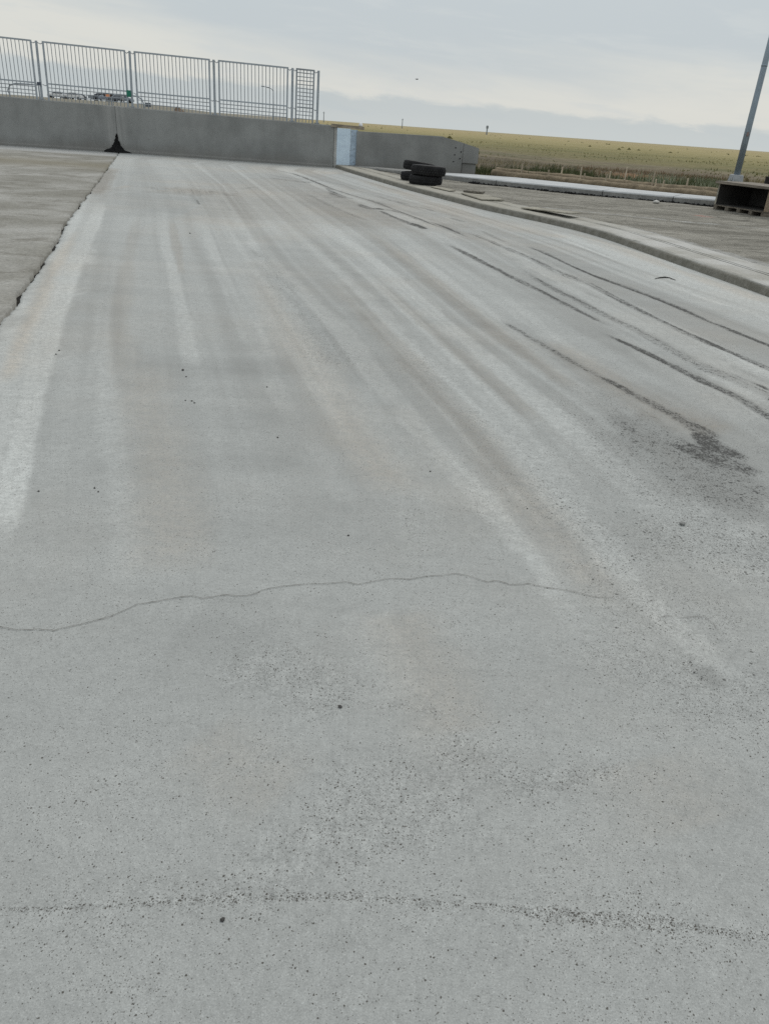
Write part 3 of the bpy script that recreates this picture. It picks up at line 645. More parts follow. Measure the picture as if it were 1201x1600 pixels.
# dozens of faint streaks that follow the curved paths of the wheels: noise in a lane coordinate
GS = np.array([.0, 1.0, 1.6, 2.5, 3.2, 3.9, 4.6, 5.2, 5.9])
lane = np.empty_like(X)
gx = np.array([np.interp(rows, *zip(*[(p[1], p[0]) for p in sorted(c, key=lambda q: q[1])])) for c in GUIDES])
for i in range(len(rows)):
    q = np.maximum.accumulate(gx[:, i] + np.arange(len(GS)) * 1e-4)
    lane[i] = np.interp(X[i], np.concatenate([[q[0] - 3], q, [q[-1] + 3]]), np.concatenate([[-3], GS, [GS[-1] + 3]]))
ly = np.log(np.maximum(Y, .3))
def streak(w, l, sd): return vnoise(lane, ly * w / l * 1.8, w, sd)
stk = .34 * streak(.50, .70, 21) + .48 * streak(.23, .62, 22) + .40 * streak(.095, .55, 23) + .20 * streak(.04, .45, 24)
stk = np.tanh(2.2 * stk) * .52
fine = streak(.05, .5, 31) + .8 * streak(.024, .6, 32)
chan['B'] *= np.where(Y > 4.2, np.clip(.98 + .38 * fine, .45, 1.3), 1)
stk *= np.clip((Y - 1.6) / 2.2, 0, 1) * (.55 + .45 * np.clip((X - interp(JT_S, Y) - 1.2) / 2, 0, 1)) * np.clip((24.6 - Y) / 2, .3, 1)
wob = np.array([[mnoise.noise(Vector((x * .9, y * .22, 0))) for x, y in zip(a, b)] for a, b in zip(X[::4, ::4], Y[::4, ::4])])
wob = np.repeat(np.repeat(wob, 4, 0), 4, 1)[:X.shape[0], :X.shape[1]]
Lc = .5 + .055 * smooth01(3, 9, Y) + .42 * chan['L'] * (1 + .45 * wob) - .55 * chan['D'] + .46 * stk  # far road painted paler, standing in for its sheen at grazing angles
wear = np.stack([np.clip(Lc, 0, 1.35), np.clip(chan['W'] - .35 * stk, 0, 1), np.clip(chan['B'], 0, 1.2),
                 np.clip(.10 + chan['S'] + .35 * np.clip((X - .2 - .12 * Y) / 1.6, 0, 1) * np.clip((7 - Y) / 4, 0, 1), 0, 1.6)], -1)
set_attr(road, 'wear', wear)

# slab on the far side of the expansion joint
fl = [(x + .0, y) for x, y in JT_S]
sl, sr_ = offset(fl, -.10), offset(fl, .10)
fv = []; ff = []
for i, (a_, b_) in enumerate(zip(sl, sr_)):
    fv += [(a_[0], a_[1], -.045), (b_[0], b_[1], -.045)]
    if i: ff.append((2 * i - 2, 2 * i - 1, 2 * i + 1, 2 * i))
jf = mesh('joint_gap_shade', fv, ff, simple('joint_shade', (.016, .015, .013), .95, 0, .5, 6, (.06, .055, .045))); jf.parent = road  # near-black sheet added so the open joint reads as shaded
rs = np.concatenate([np.linspace(-6.5, 1.0, 16)[:-1], np.exp(np.linspace(math.log(1.0), math.log(24.93), 500))])
gl = np.interp(rs, rows, xj + ragL - gapw * .5 + rag * .6)
v = np.linspace(0, 1, 60)[None, :] ** 1.5
SX = gl[:, None] * (1 - v) + (-26) * v; SY = np.repeat(rs[:, None], 60, 1); SZ = np.full_like(SX, -.004)
SZ[:, 0] = -.10; SX[:, 1] = SX[:, 0] - .002
slab = grid_mesh('road_shoulder', SX[:, ::-1], SY[:, ::-1], SZ[:, ::-1], M_SLAB); tag(slab, kind='structure')
SXr, SYr = SX[:, ::-1], SY[:, ::-1]
wallside = np.clip((SYr - 22.55 - .10 * (SXr + 8.7)) / .5, 0, 1)
warm = np.clip(1 - np.abs(SYr - 18.8 - .12 * (SXr + 8)) / 2.2, 0, 1)
set_attr(slab, 'wear', np.stack([wallside * .95, warm, 0 * warm, 0 * warm], -1))

# cracks: thin dark ribbons lying a few mm above the road
def ribbon(name, pts, w, mat, z=.003, sub=6, jit=.004):
    out = []
    for (a, b) in zip(pts[:-1], pts[1:]):
        L = math.hypot(b[0] - a[0], b[1] - a[1])
        for k in range(sub):
            t_ = k / sub
            out.append((a[0] + (b[0] - a[0]) * t_ + random.uniform(-jit, jit) * min(1, L * 8),
                        a[1] + (b[1] - a[1]) * t_ + random.uniform(-jit, jit) * min(1, L * 8)))
    out.append(pts[-1]); n = len(out); vs = []; fs = []
    for i, p in enumerate(out):
        q0, q1 = out[max(0, i - 1)], out[min(n - 1, i + 1)]
        dx, dy = q1[0] - q0[0], q1[1] - q0[1]; l = math.hypot(dx, dy) + 1e-9
        ww = w * (.45 + .9 * abs(fbm(i * .23, w * 77, 0, 3)) + .25 * random.random()) * min(1, .15 + min(i, n - 1 - i) / 6)
        vs += [(p[0] - dy / l * ww, p[1] + dx / l * ww, z), (p[0] + dy / l * ww, p[1] - dx / l * ww, z)]
        if i: fs.append((2 * i - 2, 2 * i - 1, 2 * i + 1, 2 * i))
    return mesh(name, vs, fs, mat)
M_CRACK = simple('crack_shadow', (.12, .112, .10), .95, 0, .45, 40)
for nm, c, w in (('crack', CRACK, .0011), ('crack', CRACK_B, .0008)):
    r_ = ribbon(nm, c, w, M_CRACK); r_.parent = road

# ------------------------------------------------------------------ kerb, dirt and far pavement
def kerb_strip():
    prof = [(.012, -.08, 0), (.004, .0, 0), (.016, .062, 0), (.030, .090, 0), (.050, .100, 0), (.375, .100, 0), (.378, .065, 1), (.404, .065, 1), (.407, .099, 0),
            (.455, .099, 0), (.458, .065, 1), (.480, .065, 1), (.483, .098, 0), (.80, .090, 0), (.81, .02, 0)]
    lines = [offset(KERB_S, d) for d, _, _ in prof]
    n = len(KERB_S); m = len(prof); vs = []; fs = []; mi = []
    for i in range(n):
        for k, (d, z, _) in enumerate(prof):
            x, y = lines[k][i]
            j = .006 * fbm(x * 3, y * 3, k * .7, 4) if z > .05 else 0
            wob = .014 * fbm(y * 2.2, k * 3.3, 1.0, 4) if k in (3, 4) else 0
            vs.append((x + wob, y, z + j * (.5 if k > 4 else 1)))
    for i in range(n - 1):
        for k in range(m - 1):
            fs.append((i * m + k, i * m + k + 1, (i + 1) * m + k + 1, (i + 1) * m + k)); mi.append(1 if prof[k][2] and prof[k + 1][2] else 0)
    return mesh('kerb', vs, [f[::-1] for f in fs], None, None, False, [M_KERB, M_SEAM], mi)
kerb = kerb_strip(); tag(kerb, kind='structure')

FAR = [(-1.95, 24.6), (-1.16, 24.0), (.0, 22.55), (.93, 21.6), (1.68, 20.98), (2.55, 20.3), (4.05, 19.65), (4.85, 19.2), (5.95, 18.95), (6.95, 18.75), (9.0, 18.35), (12, 17.9), (18, 17.2), (26, 16.4)]
def resample(poly, n):
    p = np.array(poly); s = np.concatenate([[0], np.cumsum(np.linalg.norm(np.diff(p, axis=0), axis=1))])
    q = np.linspace(0, s[-1], n)
    return np.stack([np.interp(q, s, p[:, 0]), np.interp(q, s, p[:, 1])], -1)
FAR_S = resample(FAR, 360)
for _ in range(20): FAR_S[1:-1] = (FAR_S[:-2] + 2 * FAR_S[1:-1] + FAR_S[2:]) / 4

# dirt between the two kerbs, as a ruled sheet with ruts
A = np.array(offset(KERB_S, .795))[::-1]; A = resample(A, 420)
Bp = resample([tuple(p) for p in FAR_S] + [(27, 8), (27, -6.5), (6, -7)], 420)
Bp = resample([(p[0], p[1]) for p in Bp], 420)
w_ = np.linspace(0, 1, 150)[None, :, None]
G = A[:, None, :] * (1 - w_) + Bp[:, None, :] * w_
GX, GY = G[..., 0], G[..., 1]
GZ = np.empty_like(GX)
ca, sa = math.cos(R(18)), math.sin(R(18))
for i in range(GX.shape[0]):
    for k in range(GX.shape[1]):
        x, y = GX[i, k], GY[i, k]
        uu, vv = x * ca - y * sa, x * sa + y * ca
        GZ[i, k] = .062 + .022 * fbm(uu * .35, vv * 2.6, 0, 4) + .010 * fbm(x * 4, y * 4, 3, 3)
GZ = np.clip(GZ, .02, .105); GZ[:, 0] = .083; GZ[:, -1] -= .01
dirt = grid_mesh('dirt_ground', GX, GY, GZ, M_GRAVEL); tag(dirt, kind='structure')
ed = poly_dist(GX, GY, [(x, y, 1.0) for x, y in offset(KERB_S, .8)[::4]])
dustw = np.interp(GY, [0, 7, 9, 12, 14], [.9, .75, .65, .45, .25])
dust = np.clip(1 - ed / dustw, 0, 1)
dust = np.maximum(dust, .55 * np.clip(1 - np.abs((GX * ca + 0) * 0 + (GX * sa + GY * ca) - 15.2) / .35, 0, 1))
pink = np.clip(1 - np.hypot((GX - 5.75) / .16, (GY - 15.84) / .30), 0, 1)
set_attr(dirt, 'wear', np.stack([dust, np.clip(pink * 1.6, 0, .75), 0 * dust, 0 * dust], -1))

def far_pavement():
    n = len(FAR_S); widths = np.interp(FAR_S[:, 0], [-2, .5, 2, 4, 6.5, 9, 26], [.35, 1.0, 2.0, 1.75, 1.35, 1.15, 1.1])
    back = np.array([(p[0] + b[0], p[1] + b[1]) for p, b in zip(FAR_S, np.stack([widths * .45, widths * .89], -1))])
    back[:, 1] = np.minimum(back[:, 1], 26.4)
    h = np.interp(FAR_S[:, 0], [-2, -.5, 1.0, 2.5, 30], [.102, .14, .19, .205, .205])
    cuts = [2.15, 4.55, 6.05, 8.4, 11, 14, 17, 20, 23]
    vs = []; fs = []; mi = []
    seg = np.searchsorted(cuts, FAR_S[:, 0])
    for s in range(len(cuts) + 1):
        ids = np.where(seg == s)[0]
        if len(ids) < 2: continue
        k0 = len(vs)
        for q, i in enumerate(ids):
            f, b = FAR_S[i], back[i]
            if q == 0: f = f + (FAR_S[min(n - 1, i + 1)] - f) * .10; b = b + (back[min(n - 1, i + 1)] - b) * .10
            if q == len(ids) - 1 and i < n - 1: f = f + (FAR_S[i + 1] - f) * .85; b = b + (back[i + 1] - b) * .85
            d = (b - f) / np.linalg.norm(b - f); j = .012 * fbm(f[0] * 3, f[1] * 3, 0, 4)
            for (o_, z) in ((0.0, -.05), (0.0, h[i] - .025), (.02, h[i])):
                vs.append((f[0] + d[0] * o_ + j * (z < 0), f[1] + d[1] * o_, z))
            vs += [(b[0], b[1], h[i]), (b[0], b[1], -.05)]
        m = len(ids)
        for q in range(m - 1):
            for k in range(4):
                a = k0 + q * 5 + k; fs.append((a, a + 5, a + 6, a + 1))
        fs.append(tuple(k0 + k for k in range(5))); fs.append(tuple(k0 + (m - 1) * 5 + k for k in range(5))[::-1])
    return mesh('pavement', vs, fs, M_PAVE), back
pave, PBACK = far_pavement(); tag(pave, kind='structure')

# tar and loose rubble along the foot of the far pavement (nobody could count it)
mb = MB()
for i in range(60, 330):
    f = FAR_S[i]
    for _ in range(5):
        s = random.uniform(.012, .045); c = (f[0] + random.uniform(-.05, .05), f[1] - random.uniform(-.005, .06), .05 + random.uniform(0, .025))
        mb.box(c, (s * 1.6, s * 1.2, s), Euler((random.random() * 3, random.random() * 3, random.random() * 3)))
rub = mb.build('tar_rubble', M_TAR); tag(rub, kind='stuff')

# ------------------------------------------------------------------ prairie terrain to the horizon
def smooth01(a, b, x):
    t_ = np.clip((x - a) / (b - a), 0, 1); return t_ * t_ * (3 - 2 * t_)
def terrain_z(x, y):
    x = np.asarray(x, float); y = np.asarray(y, float)
    az = x / np.maximum(np.abs(y), 1)
    fwd = (y > 0).astype(float)
    z = -.13 + .13 * smooth01(24.5, 34, y + .35 * x)
    rise = 1.42 * smooth01(45, 150, y) * smooth01(-.10, -.34, az) * fwd
    rise2 = .35 * smooth01(35, 120, y) * smooth01(.05, -.1, az) * fwd
    return z + rise + rise2 - .35 * smooth01(40, 58, y + .3 * x) * smooth01(75, 60, y + .3 * x) * smooth01(0, .2, az)
rad = np.concatenate([[.5], np.exp(np.linspace(math.log(4), math.log(9000), 150))])
ang = np.linspace(0, 2 * PI, 361)
RR, AA = np.meshgrid(rad, ang, indexing='ij')
TX = RR * np.sin(AA); TY = 6 + RR * np.cos(AA)
TZ = terrain_z(TX, TY)
nz = np.array([[.10 * fbm(x * .08, y * .08, 0, 3) for x, y in zip(a, b)] for a, b in zip(TX, TY)])
TZ = TZ + nz * smooth01(26, 45, TY + .35 * TX) * smooth01(700, 200, RR)
field = grid_mesh('field', TX, TY, TZ, M_FIELD); tag(field, kind='structure')

# ------------------------------------------------------------------ grass and weeds
def grass(name, N, area, hgt, wid, cols, seed, lean=.35, clump=None, keep=None):
    g_ = np.random.default_rng(seed)
    x, y = area(g_, N)
    if keep is not None:
        k = keep(x, y, g_); x, y = x[k], y[k]
    n = len(x); z = terrain_z(x, y) - .02
    h = g_.uniform(hgt[0], hgt[1], n) * (.6 + .8 * g_.random(n)); w = g_.uniform(wid[0], wid[1], n)
    a = g_.uniform(0, PI, n); b = g_.uniform(0, 2 * PI, n); l = g_.uniform(0, lean, n) * h
    dx, dy = np.cos(a) * w / 2, np.sin(a) * w / 2
    p0 = np.stack([x - dx, y - dy, z], -1); p1 = np.stack([x + dx, y + dy, z], -1)
    p2 = np.stack([x + np.cos(b) * l, y + np.sin(b) * l, z + h], -1)
    co = np.stack([p0, p1, p2], 1).reshape(-1, 3)
    me = bpy.data.meshes.new(name)
    me.vertices.add(3 * n); me.vertices.foreach_set('co', co.astype(np.float32).ravel())
    me.loops.add(3 * n); me.loops.foreach_set('vertex_index', np.arange(3 * n, dtype=np.int32))
    me.polygons.add(n); me.polygons.foreach_set('loop_start', np.arange(0, 3 * n, 3, dtype=np.int32)); me.polygons.foreach_set('loop_total', np.full(n, 3, dtype=np.int32))
    me.materials.append(MAT_GRASS); me.update(calc_edges=True)
    ci = g_.integers(0, len(cols), n); c = np.array(cols)[ci] * (.7 + .6 * g_.random((n, 1)))
    cc = np.repeat(np.concatenate([c, np.ones((n, 1))], 1), 3, 0)
    o = bpy.data.objects.new(name, me); COL.objects.link(o); set_attr(o, 'tint', cc)
    tag(o, kind='stuff'); return o
MAT_GRASS = mat_grass()
def sector(r0, r1, a0, a1):
    def f(g_, N):
        u_ = g_.random(N); y = np.exp(np.log(r0) + (np.log(r1) - np.log(r0)) * u_)
        az = g_.uniform(a0, a1, N); return az * y, y
    return f
def nz2(x, y, s, o=0.0):
    return np.array([mnoise.noise(Vector((a * s, b * s * 1.4, o))) for a, b in zip(x, y)])
pbx = PBACK[:, 0]; pby = PBACK[:, 1]
def behind(x, y, m=.1):
    yy = np.interp(x, pbx, pby) ; return (y > np.maximum(yy + m, np.where(x < 2.0, 26.2, 0)))
DRY = [(.31, .255, .15), (.25, .205, .12), (.36, .30, .18)]
GRN = [(.085, .105, .045), (.115, .13, .055), (.065, .085, .04)]
YEL = [(.185, .18, .075), (.24, .215, .095), (.16, .165, .065)]
grass('dry_grass', 26000, sector(21, 44, -.02, .62), (.05, .16), (.012, .03), DRY + [(.15, .15, .075), (.13, .11, .075)], 1,
      keep=lambda x, y, g_: behind(x, y) & ((nz2(x, y, .5) > -.15) | (g_.random(len(x)) < .3)))
grass('russet_weeds', 1800, sector(31, 44, .20, .42), (.06, .20), (.02, .05), [(.20, .115, .07), (.17, .12, .075), (.24, .15, .09)], 8, .5,
      keep=lambda x, y, g_: nz2(x, y, .28, 5.5) > .12)
# taller dark weeds in a belt just beyond the straw rolls
def belt(g_, N):
    t_ = g_.random(N) ; x = 1.6 + t_ * 10.5; y0 = np.interp(x, [1.6, 3, 5.5, 7.5, 9.5, 13], [28.5, 28.4, 27.6, 26.8, 26.5, 26])
    return x, y0 + g_.normal(.8, 1.5, N) + 1.6 * np.sin(x * 1.3)
grass('weeds', 22000, belt, (.09, .33), (.018, .045), GRN + GRN + [(.05, .075, .035), (.13, .135, .065), (.15, .13, .075)], 2, .6,
      keep=lambda x, y, g_: nz2(x, y, .55, 4.2) > .12 - .24 * (x < 6))
grass('sagebrush', 5000, lambda g_, N: (9.4 + g_.normal(0, 1.1, N), 28.4 + g_.normal(0, .9, N)), (.12, .36), (.02, .05), [(.26, .29, .19), (.17, .20, .11), (.36, .37, .27)], 3, .5,
      keep=lambda x, y, g_: nz2(x, y, 1.1, 1.2) > -.05)
grass('meadow', 7000, sector(44, 120, -.02, .72), (.05, .15), (.05, .13), YEL + YEL + [(.155, .155, .07)] + DRY[:1], 5, .6,
      keep=lambda x, y, g_: nz2(x, y * .8, .11, 9.0) > .04)
grass('far_brush', 420, sector(110, 600, -.12, .75), (.12, .34), (.4, 1.2), [(.19, .18, .085), (.22, .20, .10)], 6, .2,
      keep=lambda x, y, g_: nz2(x, y * .7, .03, 2.0) > .12)

# ------------------------------------------------------------------ barrier wall in two pours, with the railing on top
def wall_line(x):                      # y of the front face
    return 24.93 if x > -8.74 else 24.93 + (x + 8.74) * .12
def wall_top(x): return 1.135 - .0157 * (x + 2.32)
def barrier(name, x0, x1, label, stain_at=None):
    n = max(8, int((x1 - x0) / .08)); xs = np.linspace(x0, x1, n)
    # profile from road to top: footing lip, batter, face, chamfer, top, back
    prof = [(-.055, -.05), (-.052, .055), (-.036, .072), (-.004, .080), (.0, .10), (.004, 'm'), (.006, 't2'), (.022, 't'), (.40, 't'), (.42, -.05)]
    m = len(prof); vs = []; fs = []; wr = []
    for x in xs:
        t_ = wall_top(x)
        for d, z in prof:
            zz = {'m': t_ * .55, 't2': t_ - .022, 't': t_}.get(z, z)
            yj = .004 * fbm(x * .8, zz * 2, 0, 3) if 0 < zz < t_ - .03 else 0
            vs.append((x, wall_line(x) + d + yj, zz))
            wr.append((math.exp(-((x - stain_at) / .16) ** 2) if stain_at is not None else 0, 0, 0, 1))  # pale pour stain down the wall beside the joint
    for i in range(n - 1):
        for k in range(m - 1):
            a = i * m + k; fs.append((a, a + m, a + m + 1, a + 1))
    fs.append(tuple(range(m))); fs.append(tuple((n - 1) * m + k for k in range(m))[::-1])
    o = mesh(name, vs, fs, M_WALL); set_attr(o, 'wear', np.array(wr))
    return tag(o, label, 'barrier')
barrier('concrete_barrier', -22, -8.749, 'long grey cast concrete barrier under the railing left of the black tar heap', -8.9)
barrier('concrete_barrier', -8.739, -2.28, 'grey cast concrete barrier under the railing between the tar heap and the blue zinc plate', -8.66)

# pale end face of the barrier beside the plate
mb = MB(); mb.box((-2.228, 25.13, .555), (.09, .36, 1.12), None, .006)
jamb = mb.build('concrete_jamb', simple('pale_end_concrete', (.50, .49, .465), .9, 0, .16, 6, (.38, .365, .34), bump=.2))
tag(jamb, 'narrow pale jamb closing the barrier end left of the blue plate', 'jamb')

# black heap at the joint
bm = bmesh.new()
N1, N2 = 40, 22
rings = []
for i in range(N2):
    tt = i / (N2 - 1); ring = []
    for k in range(N1 + 1):
        s = -1 + 2 * k / N1
        half = .32 * (1 - tt) ** 4.2 + .12 * (1 - tt) ** .9 + .006
        zz = .50 * tt
        x = -8.79 + s * half * (1 + .16 * fbm(s * 1.5 + 4, i * .30, 2, 3)) + .035 * tt + (.02 + .035 * abs(s)) * fbm(k * .5, i * .45, 0, 5) * (1 - tt * .4)
        bulge = (.16 * (1 - tt) ** 1.6 + .012) * (1 - abs(s) ** 2.2) + .003
        y = 24.93 - .056 * (1 if zz < .08 else .15) - bulge + .02 * fbm(k * .6, i * .7, 5, 3)
        ring.append(bm.verts.new((x, min(y, 24.927), zz + .03 * fbm(k * .5, i * .4, 9, 3) * (1 if i else 0) + (.002 if i == 0 else 0))))
    rings.append(ring)
for a, b in zip(rings[:-1], rings[1:]):
    for k in range(N1): bm.faces.new((a[k], a[k + 1], b[k + 1], b[k]))
me = bpy.data.meshes.new('tar_heap'); bm.to_mesh(me); bm.free(); me.materials.append(M_TAR)
heap = bpy.data.objects.new('tar_heap', me); COL.objects.link(heap)
tag(heap, 'ragged black tar heap tapering up the joint at the foot of the barrier', 'tar heap')

# railing
FY = 25.12
def r_top(x): return 2.50 - .0293 * (x + 2.8)
def r_mid(x): return 1.553 - .0195 * (x + 3.7)
rail = empty('railing', (-8, FY, 1.2)); tag(rail, 'tall galvanised steel picket railing with square mesh foot on top of the barrier', 'railing')
rail_inv = Matrix.Translation((-8, FY, 1.2)).inverted()
def fy(x): return FY if x > -8.74 else FY + (x + 8.74) * .12
def rbuild(mb_, name, mat, parent):
    o = mb_.build(name, mat, parent)
    if parent == rail: o.matrix_parent_inverse = rail_inv
    return o
POSTS = [(-15.9, -15.92), (-13.37, -13.40), (-10.81, -10.843), (-8.241, -8.278), (-5.821, -5.833), (-3.543, -3.558), (-2.79, -2.81)]
for i, (xt, xb) in enumerate(POSTS):
    mb = MB(); zt, zb = r_top(xt) + .012, wall_top(xb) - .002
    mb.tube([(xb, fy(xb), zb), (xt, fy(xt), zt)], .034, 10)
    p = rbuild(mb, 'post', M_GALV, rail)
    mb = MB(); mb.box((xb, fy(xb), zb + .010), (.15, .13, .016), None, .003)
    for sx in (-1, 1): mb.tube([(xb + sx * .055, fy(xb) - .045, zb + .015), (xb + sx * .055, fy(xb) - .045, zb + .04)], .010, 6)
    mb.build('base_plate', M_GALV_DULL, p)
PANELS = [(-15.72, -13.55, 0), (-13.19, -10.963, 0), (-10.632, -8.389, 0), (-8.096, -5.952, 0), (-5.672, -3.684, 0), (-3.421, -2.923, 1)]
def bar(mb_, x0, z0, x1, z1, w=.03, d=.03):
    """a square bar in the plane of the railing"""
    a = Vector((x0, fy(x0), z0)); b = Vector((x1, fy(x1), z1)); L = (b - a).length
    q = Vector((1, 0, 0)).rotation_difference((b - a).normalized())
    mb_.box((a + b) / 2, (L, d, w), q.to_euler())
for x0, x1, narrow in PANELS:
    lean = -.022
    fr = MB()
    zt0, zt1 = r_top(x0), r_top(x1); zm0, zm1 = r_mid(x0), r_mid(x1); zb0, zb1 = wall_top(x0), wall_top(x1)
    bar(fr, x0 - .021, zt0, x1 + .021, zt1, .042, .042)
    bar(fr, x0 + .021, zm0, x1 - .021, zm1, .036, .036)
    bar(fr, x0 + lean, zb0, x0, zt0 - .021, .042, .040); bar(fr, x1 + lean, zb1, x1, zt1 - .021, .042, .040)
    pn = rbuild(fr, 'panel', M_GALV if not narrow else M_GALV_DULL, rail)
    pk = MB(); ms = MB()
    n = max(4, round((x1 - x0) / .107)) if not narrow else 5
    for k in range(1, n):
        u_ = k / n; x = x0 + (x1 - x0) * u_
        zt, zm, zb = zt0 + (zt1 - zt0) * u_, zm0 + (zm1 - zm0) * u_, zb0 + (zb1 - zb0) * u_
        pk.tube([(x + lean * .28, fy(x), zm + .016), (x, fy(x), zt - .020)], .0105, 6)
        ms.tube([(x + lean, fy(x), zb + .004), (x + lean * .28, fy(x), zm - .017)], .0105, 6)
    zl = zm0 - .10; q = 1
    while zl > zb0 + .05:
        ms.tube([(x0 + .018 + lean * .6, fy(x0) - .004, zl), (x1 - .022 + lean * .6, fy(x1) - .004, zl + (zm1 - zm0) * (1 if not narrow else 1))], .0105, 6); zl -= .098
    if narrow:
        zl = zm0 + .10
        while zl < zt0 - .05:
            ms.tube([(x0 + .022, fy(x0) - .004, zl), (x1 - .022, fy(x1) - .004, zl + (zt1 - zt0))], .0115, 6); zl += .098
    pk.build('picket_bars', M_GALV_DULL, pn).matrix_parent_inverse = Matrix()
    ms.build('square_mesh', M_GALV_DULL, pn).matrix_parent_inverse = Matrix()
    for (xa, side) in ((x0, -1), (x1, 1)):
        near = min(POSTS, key=lambda p_: abs(p_[0] - xa))
        for zf in (r_top, r_mid):
            z = zf(xa) - .025; xe = near[0] - side * .03
            br = MB(); br.tube([(xa + side * .018, fy(xa), z), ((xa + xe) / 2, fy(xa), z - .03), (xe, fy(xe), z)], .011, 6)
            br.build('bracket', M_GALV_DULL, pn)

# small boxes strapped to two of the posts
mb = MB(); mb.box((-10.86, 25.12 - .30, 1.675), (.10, .05, .085), None, .008); mb.box((-10.86, 24.855, 1.675), (.012, .16, .012))
bx = mb.build('junction_box', M_SLATE); tag(bx, 'small slate coloured box strapped to a railing post at far left', 'box')
mb = MB(); mb.box((-8.335, 25.045, 1.585), (.115, .06, .175), None, .008); mb.box((-8.29, 25.09, 1.585), (.03, .06, .03))
bx = mb.build('junction_box', M_GREEN); tag(bx, 'small green box strapped to a railing post above the tar heap', 'box')

# ------------------------------------------------------------------ blue plate, plank and the tapered end block
pl = empty('cover_plate', (-1.86, 24.86, .05)); tag(pl, 'pale blue zinc sheet plate closing the gap between barrier and end block', 'plate')
mb = MB(); mb.box((-.12, 0, .515), (.40, .014, 1.02), Euler((R(1.0), 0, 0)), .004)
mb.build('sheet', M_PLATE, pl)
mb = MB(); mb.box((.186, .006, .505), (.205, .016, 1.005), Euler((R(1.0), 0, R(9))), .004)
mb.build('folded_edge', M_PLATE_EDGE, pl)
for z in (.15, .5, .86):
    mb = MB(); mb.tube([(.20, -.012, z), (.20, .01, z)], .016, 8); mb.build('rivet', M_GALV_DULL, pl)
mb = MB(); mb.box((-1.885, 24.98, 1.125), (.97, .24, .085), Euler((0, R(1.4), 0)), .006)
pk = mb.build('timber_plank', mat_wood('bleached_plank', (.40, .345, .265), (1, 12, 12))); tag(pk, 'weathered timber plank lying on top of the blue plate', 'plank')
mb = MB()
bm = bmesh.new(); bmesh.ops.create_icosphere(bm, subdivisions=3, radius=1)
for v_ in bm.verts:
    k = 1 + .22 * fbm(v_.co.x * 1.4, v_.co.y * 1.4, v_.co.z * 1.4, 4)
    v_.co = Vector((v_.co.x * .062 * k, v_.co.y * .055 * k, max(-.62, v_.co.z) * .055 * k))
me = bpy.data.meshes.new('plastic_bag'); bm.to_mesh(me); bm.free(); me.materials.append(M_WHITE)
bag = bpy.data.objects.new('plastic_bag', me); COL.objects.link(bag); bag.location = (-1.495, 24.95, 1.192)
tag(bag, 'white crumpled plastic bag on the right end of the timber plank', 'bag')

EBY = 24.82
eb = empty('end_block', (0, EBY, .05)); tag(eb, 'tapered grey concrete end block with bolt holes behind the stacked tyres', 'barrier')
ebi = Matrix.Translation((0, EBY, .05)).inverted()
def prism(name, outline, y0, y1, mat, parent, bev=.012):
    bm = bmesh.new()
    f = bm.faces.new([bm.verts.new((x, y0, z)) for x, z in outline])
    r_ = bmesh.ops.extrude_face_region(bm, geom=[f])
    for v_ in [g_ for g_ in r_['geom'] if isinstance(g_, bmesh.types.BMVert)]: v_.co.y = y1
    bmesh.ops.recalc_face_normals(bm, faces=bm.faces[:])
    bmesh.ops.bevel(bm, geom=bm.edges[:], offset=bev, segments=2, affect='EDGES')
    me = bpy.data.meshes.new(name); bm.to_mesh(me); bm.free(); me.materials.append(mat)
    o = bpy.data.objects.new(name, me); COL.objects.link(o); o.parent = parent; o.matrix_parent_inverse = ebi
    return o
prism('body', [(-1.60, -.02), (1.56, .02), (1.56, .912), (.92, 1.045), (-1.60, 1.025)], EBY, EBY + .42, M_WALL, eb)
prism('nose', [(1.562, .375), (2.03, .375), (2.03, .80), (1.562, .910)], EBY + .004, EBY + .40, M_WALL, eb)
prism('foot', [(1.562, .02), (1.99, .02), (1.99, .373), (1.562, .373)], EBY + .06, EBY + .36, M_WALL, eb)
for x, z in ((1.335, .775), (1.505, .675), (1.325, .585), (1.49, .49), (1.305, .40)):
    mb = MB(); mb.tube([(x, EBY - .004, z), (x, EBY + .05, z)], .020, 10)
    h_ = mb.build('bolt_hole', M_BOLT, eb); h_.matrix_parent_inverse = ebi

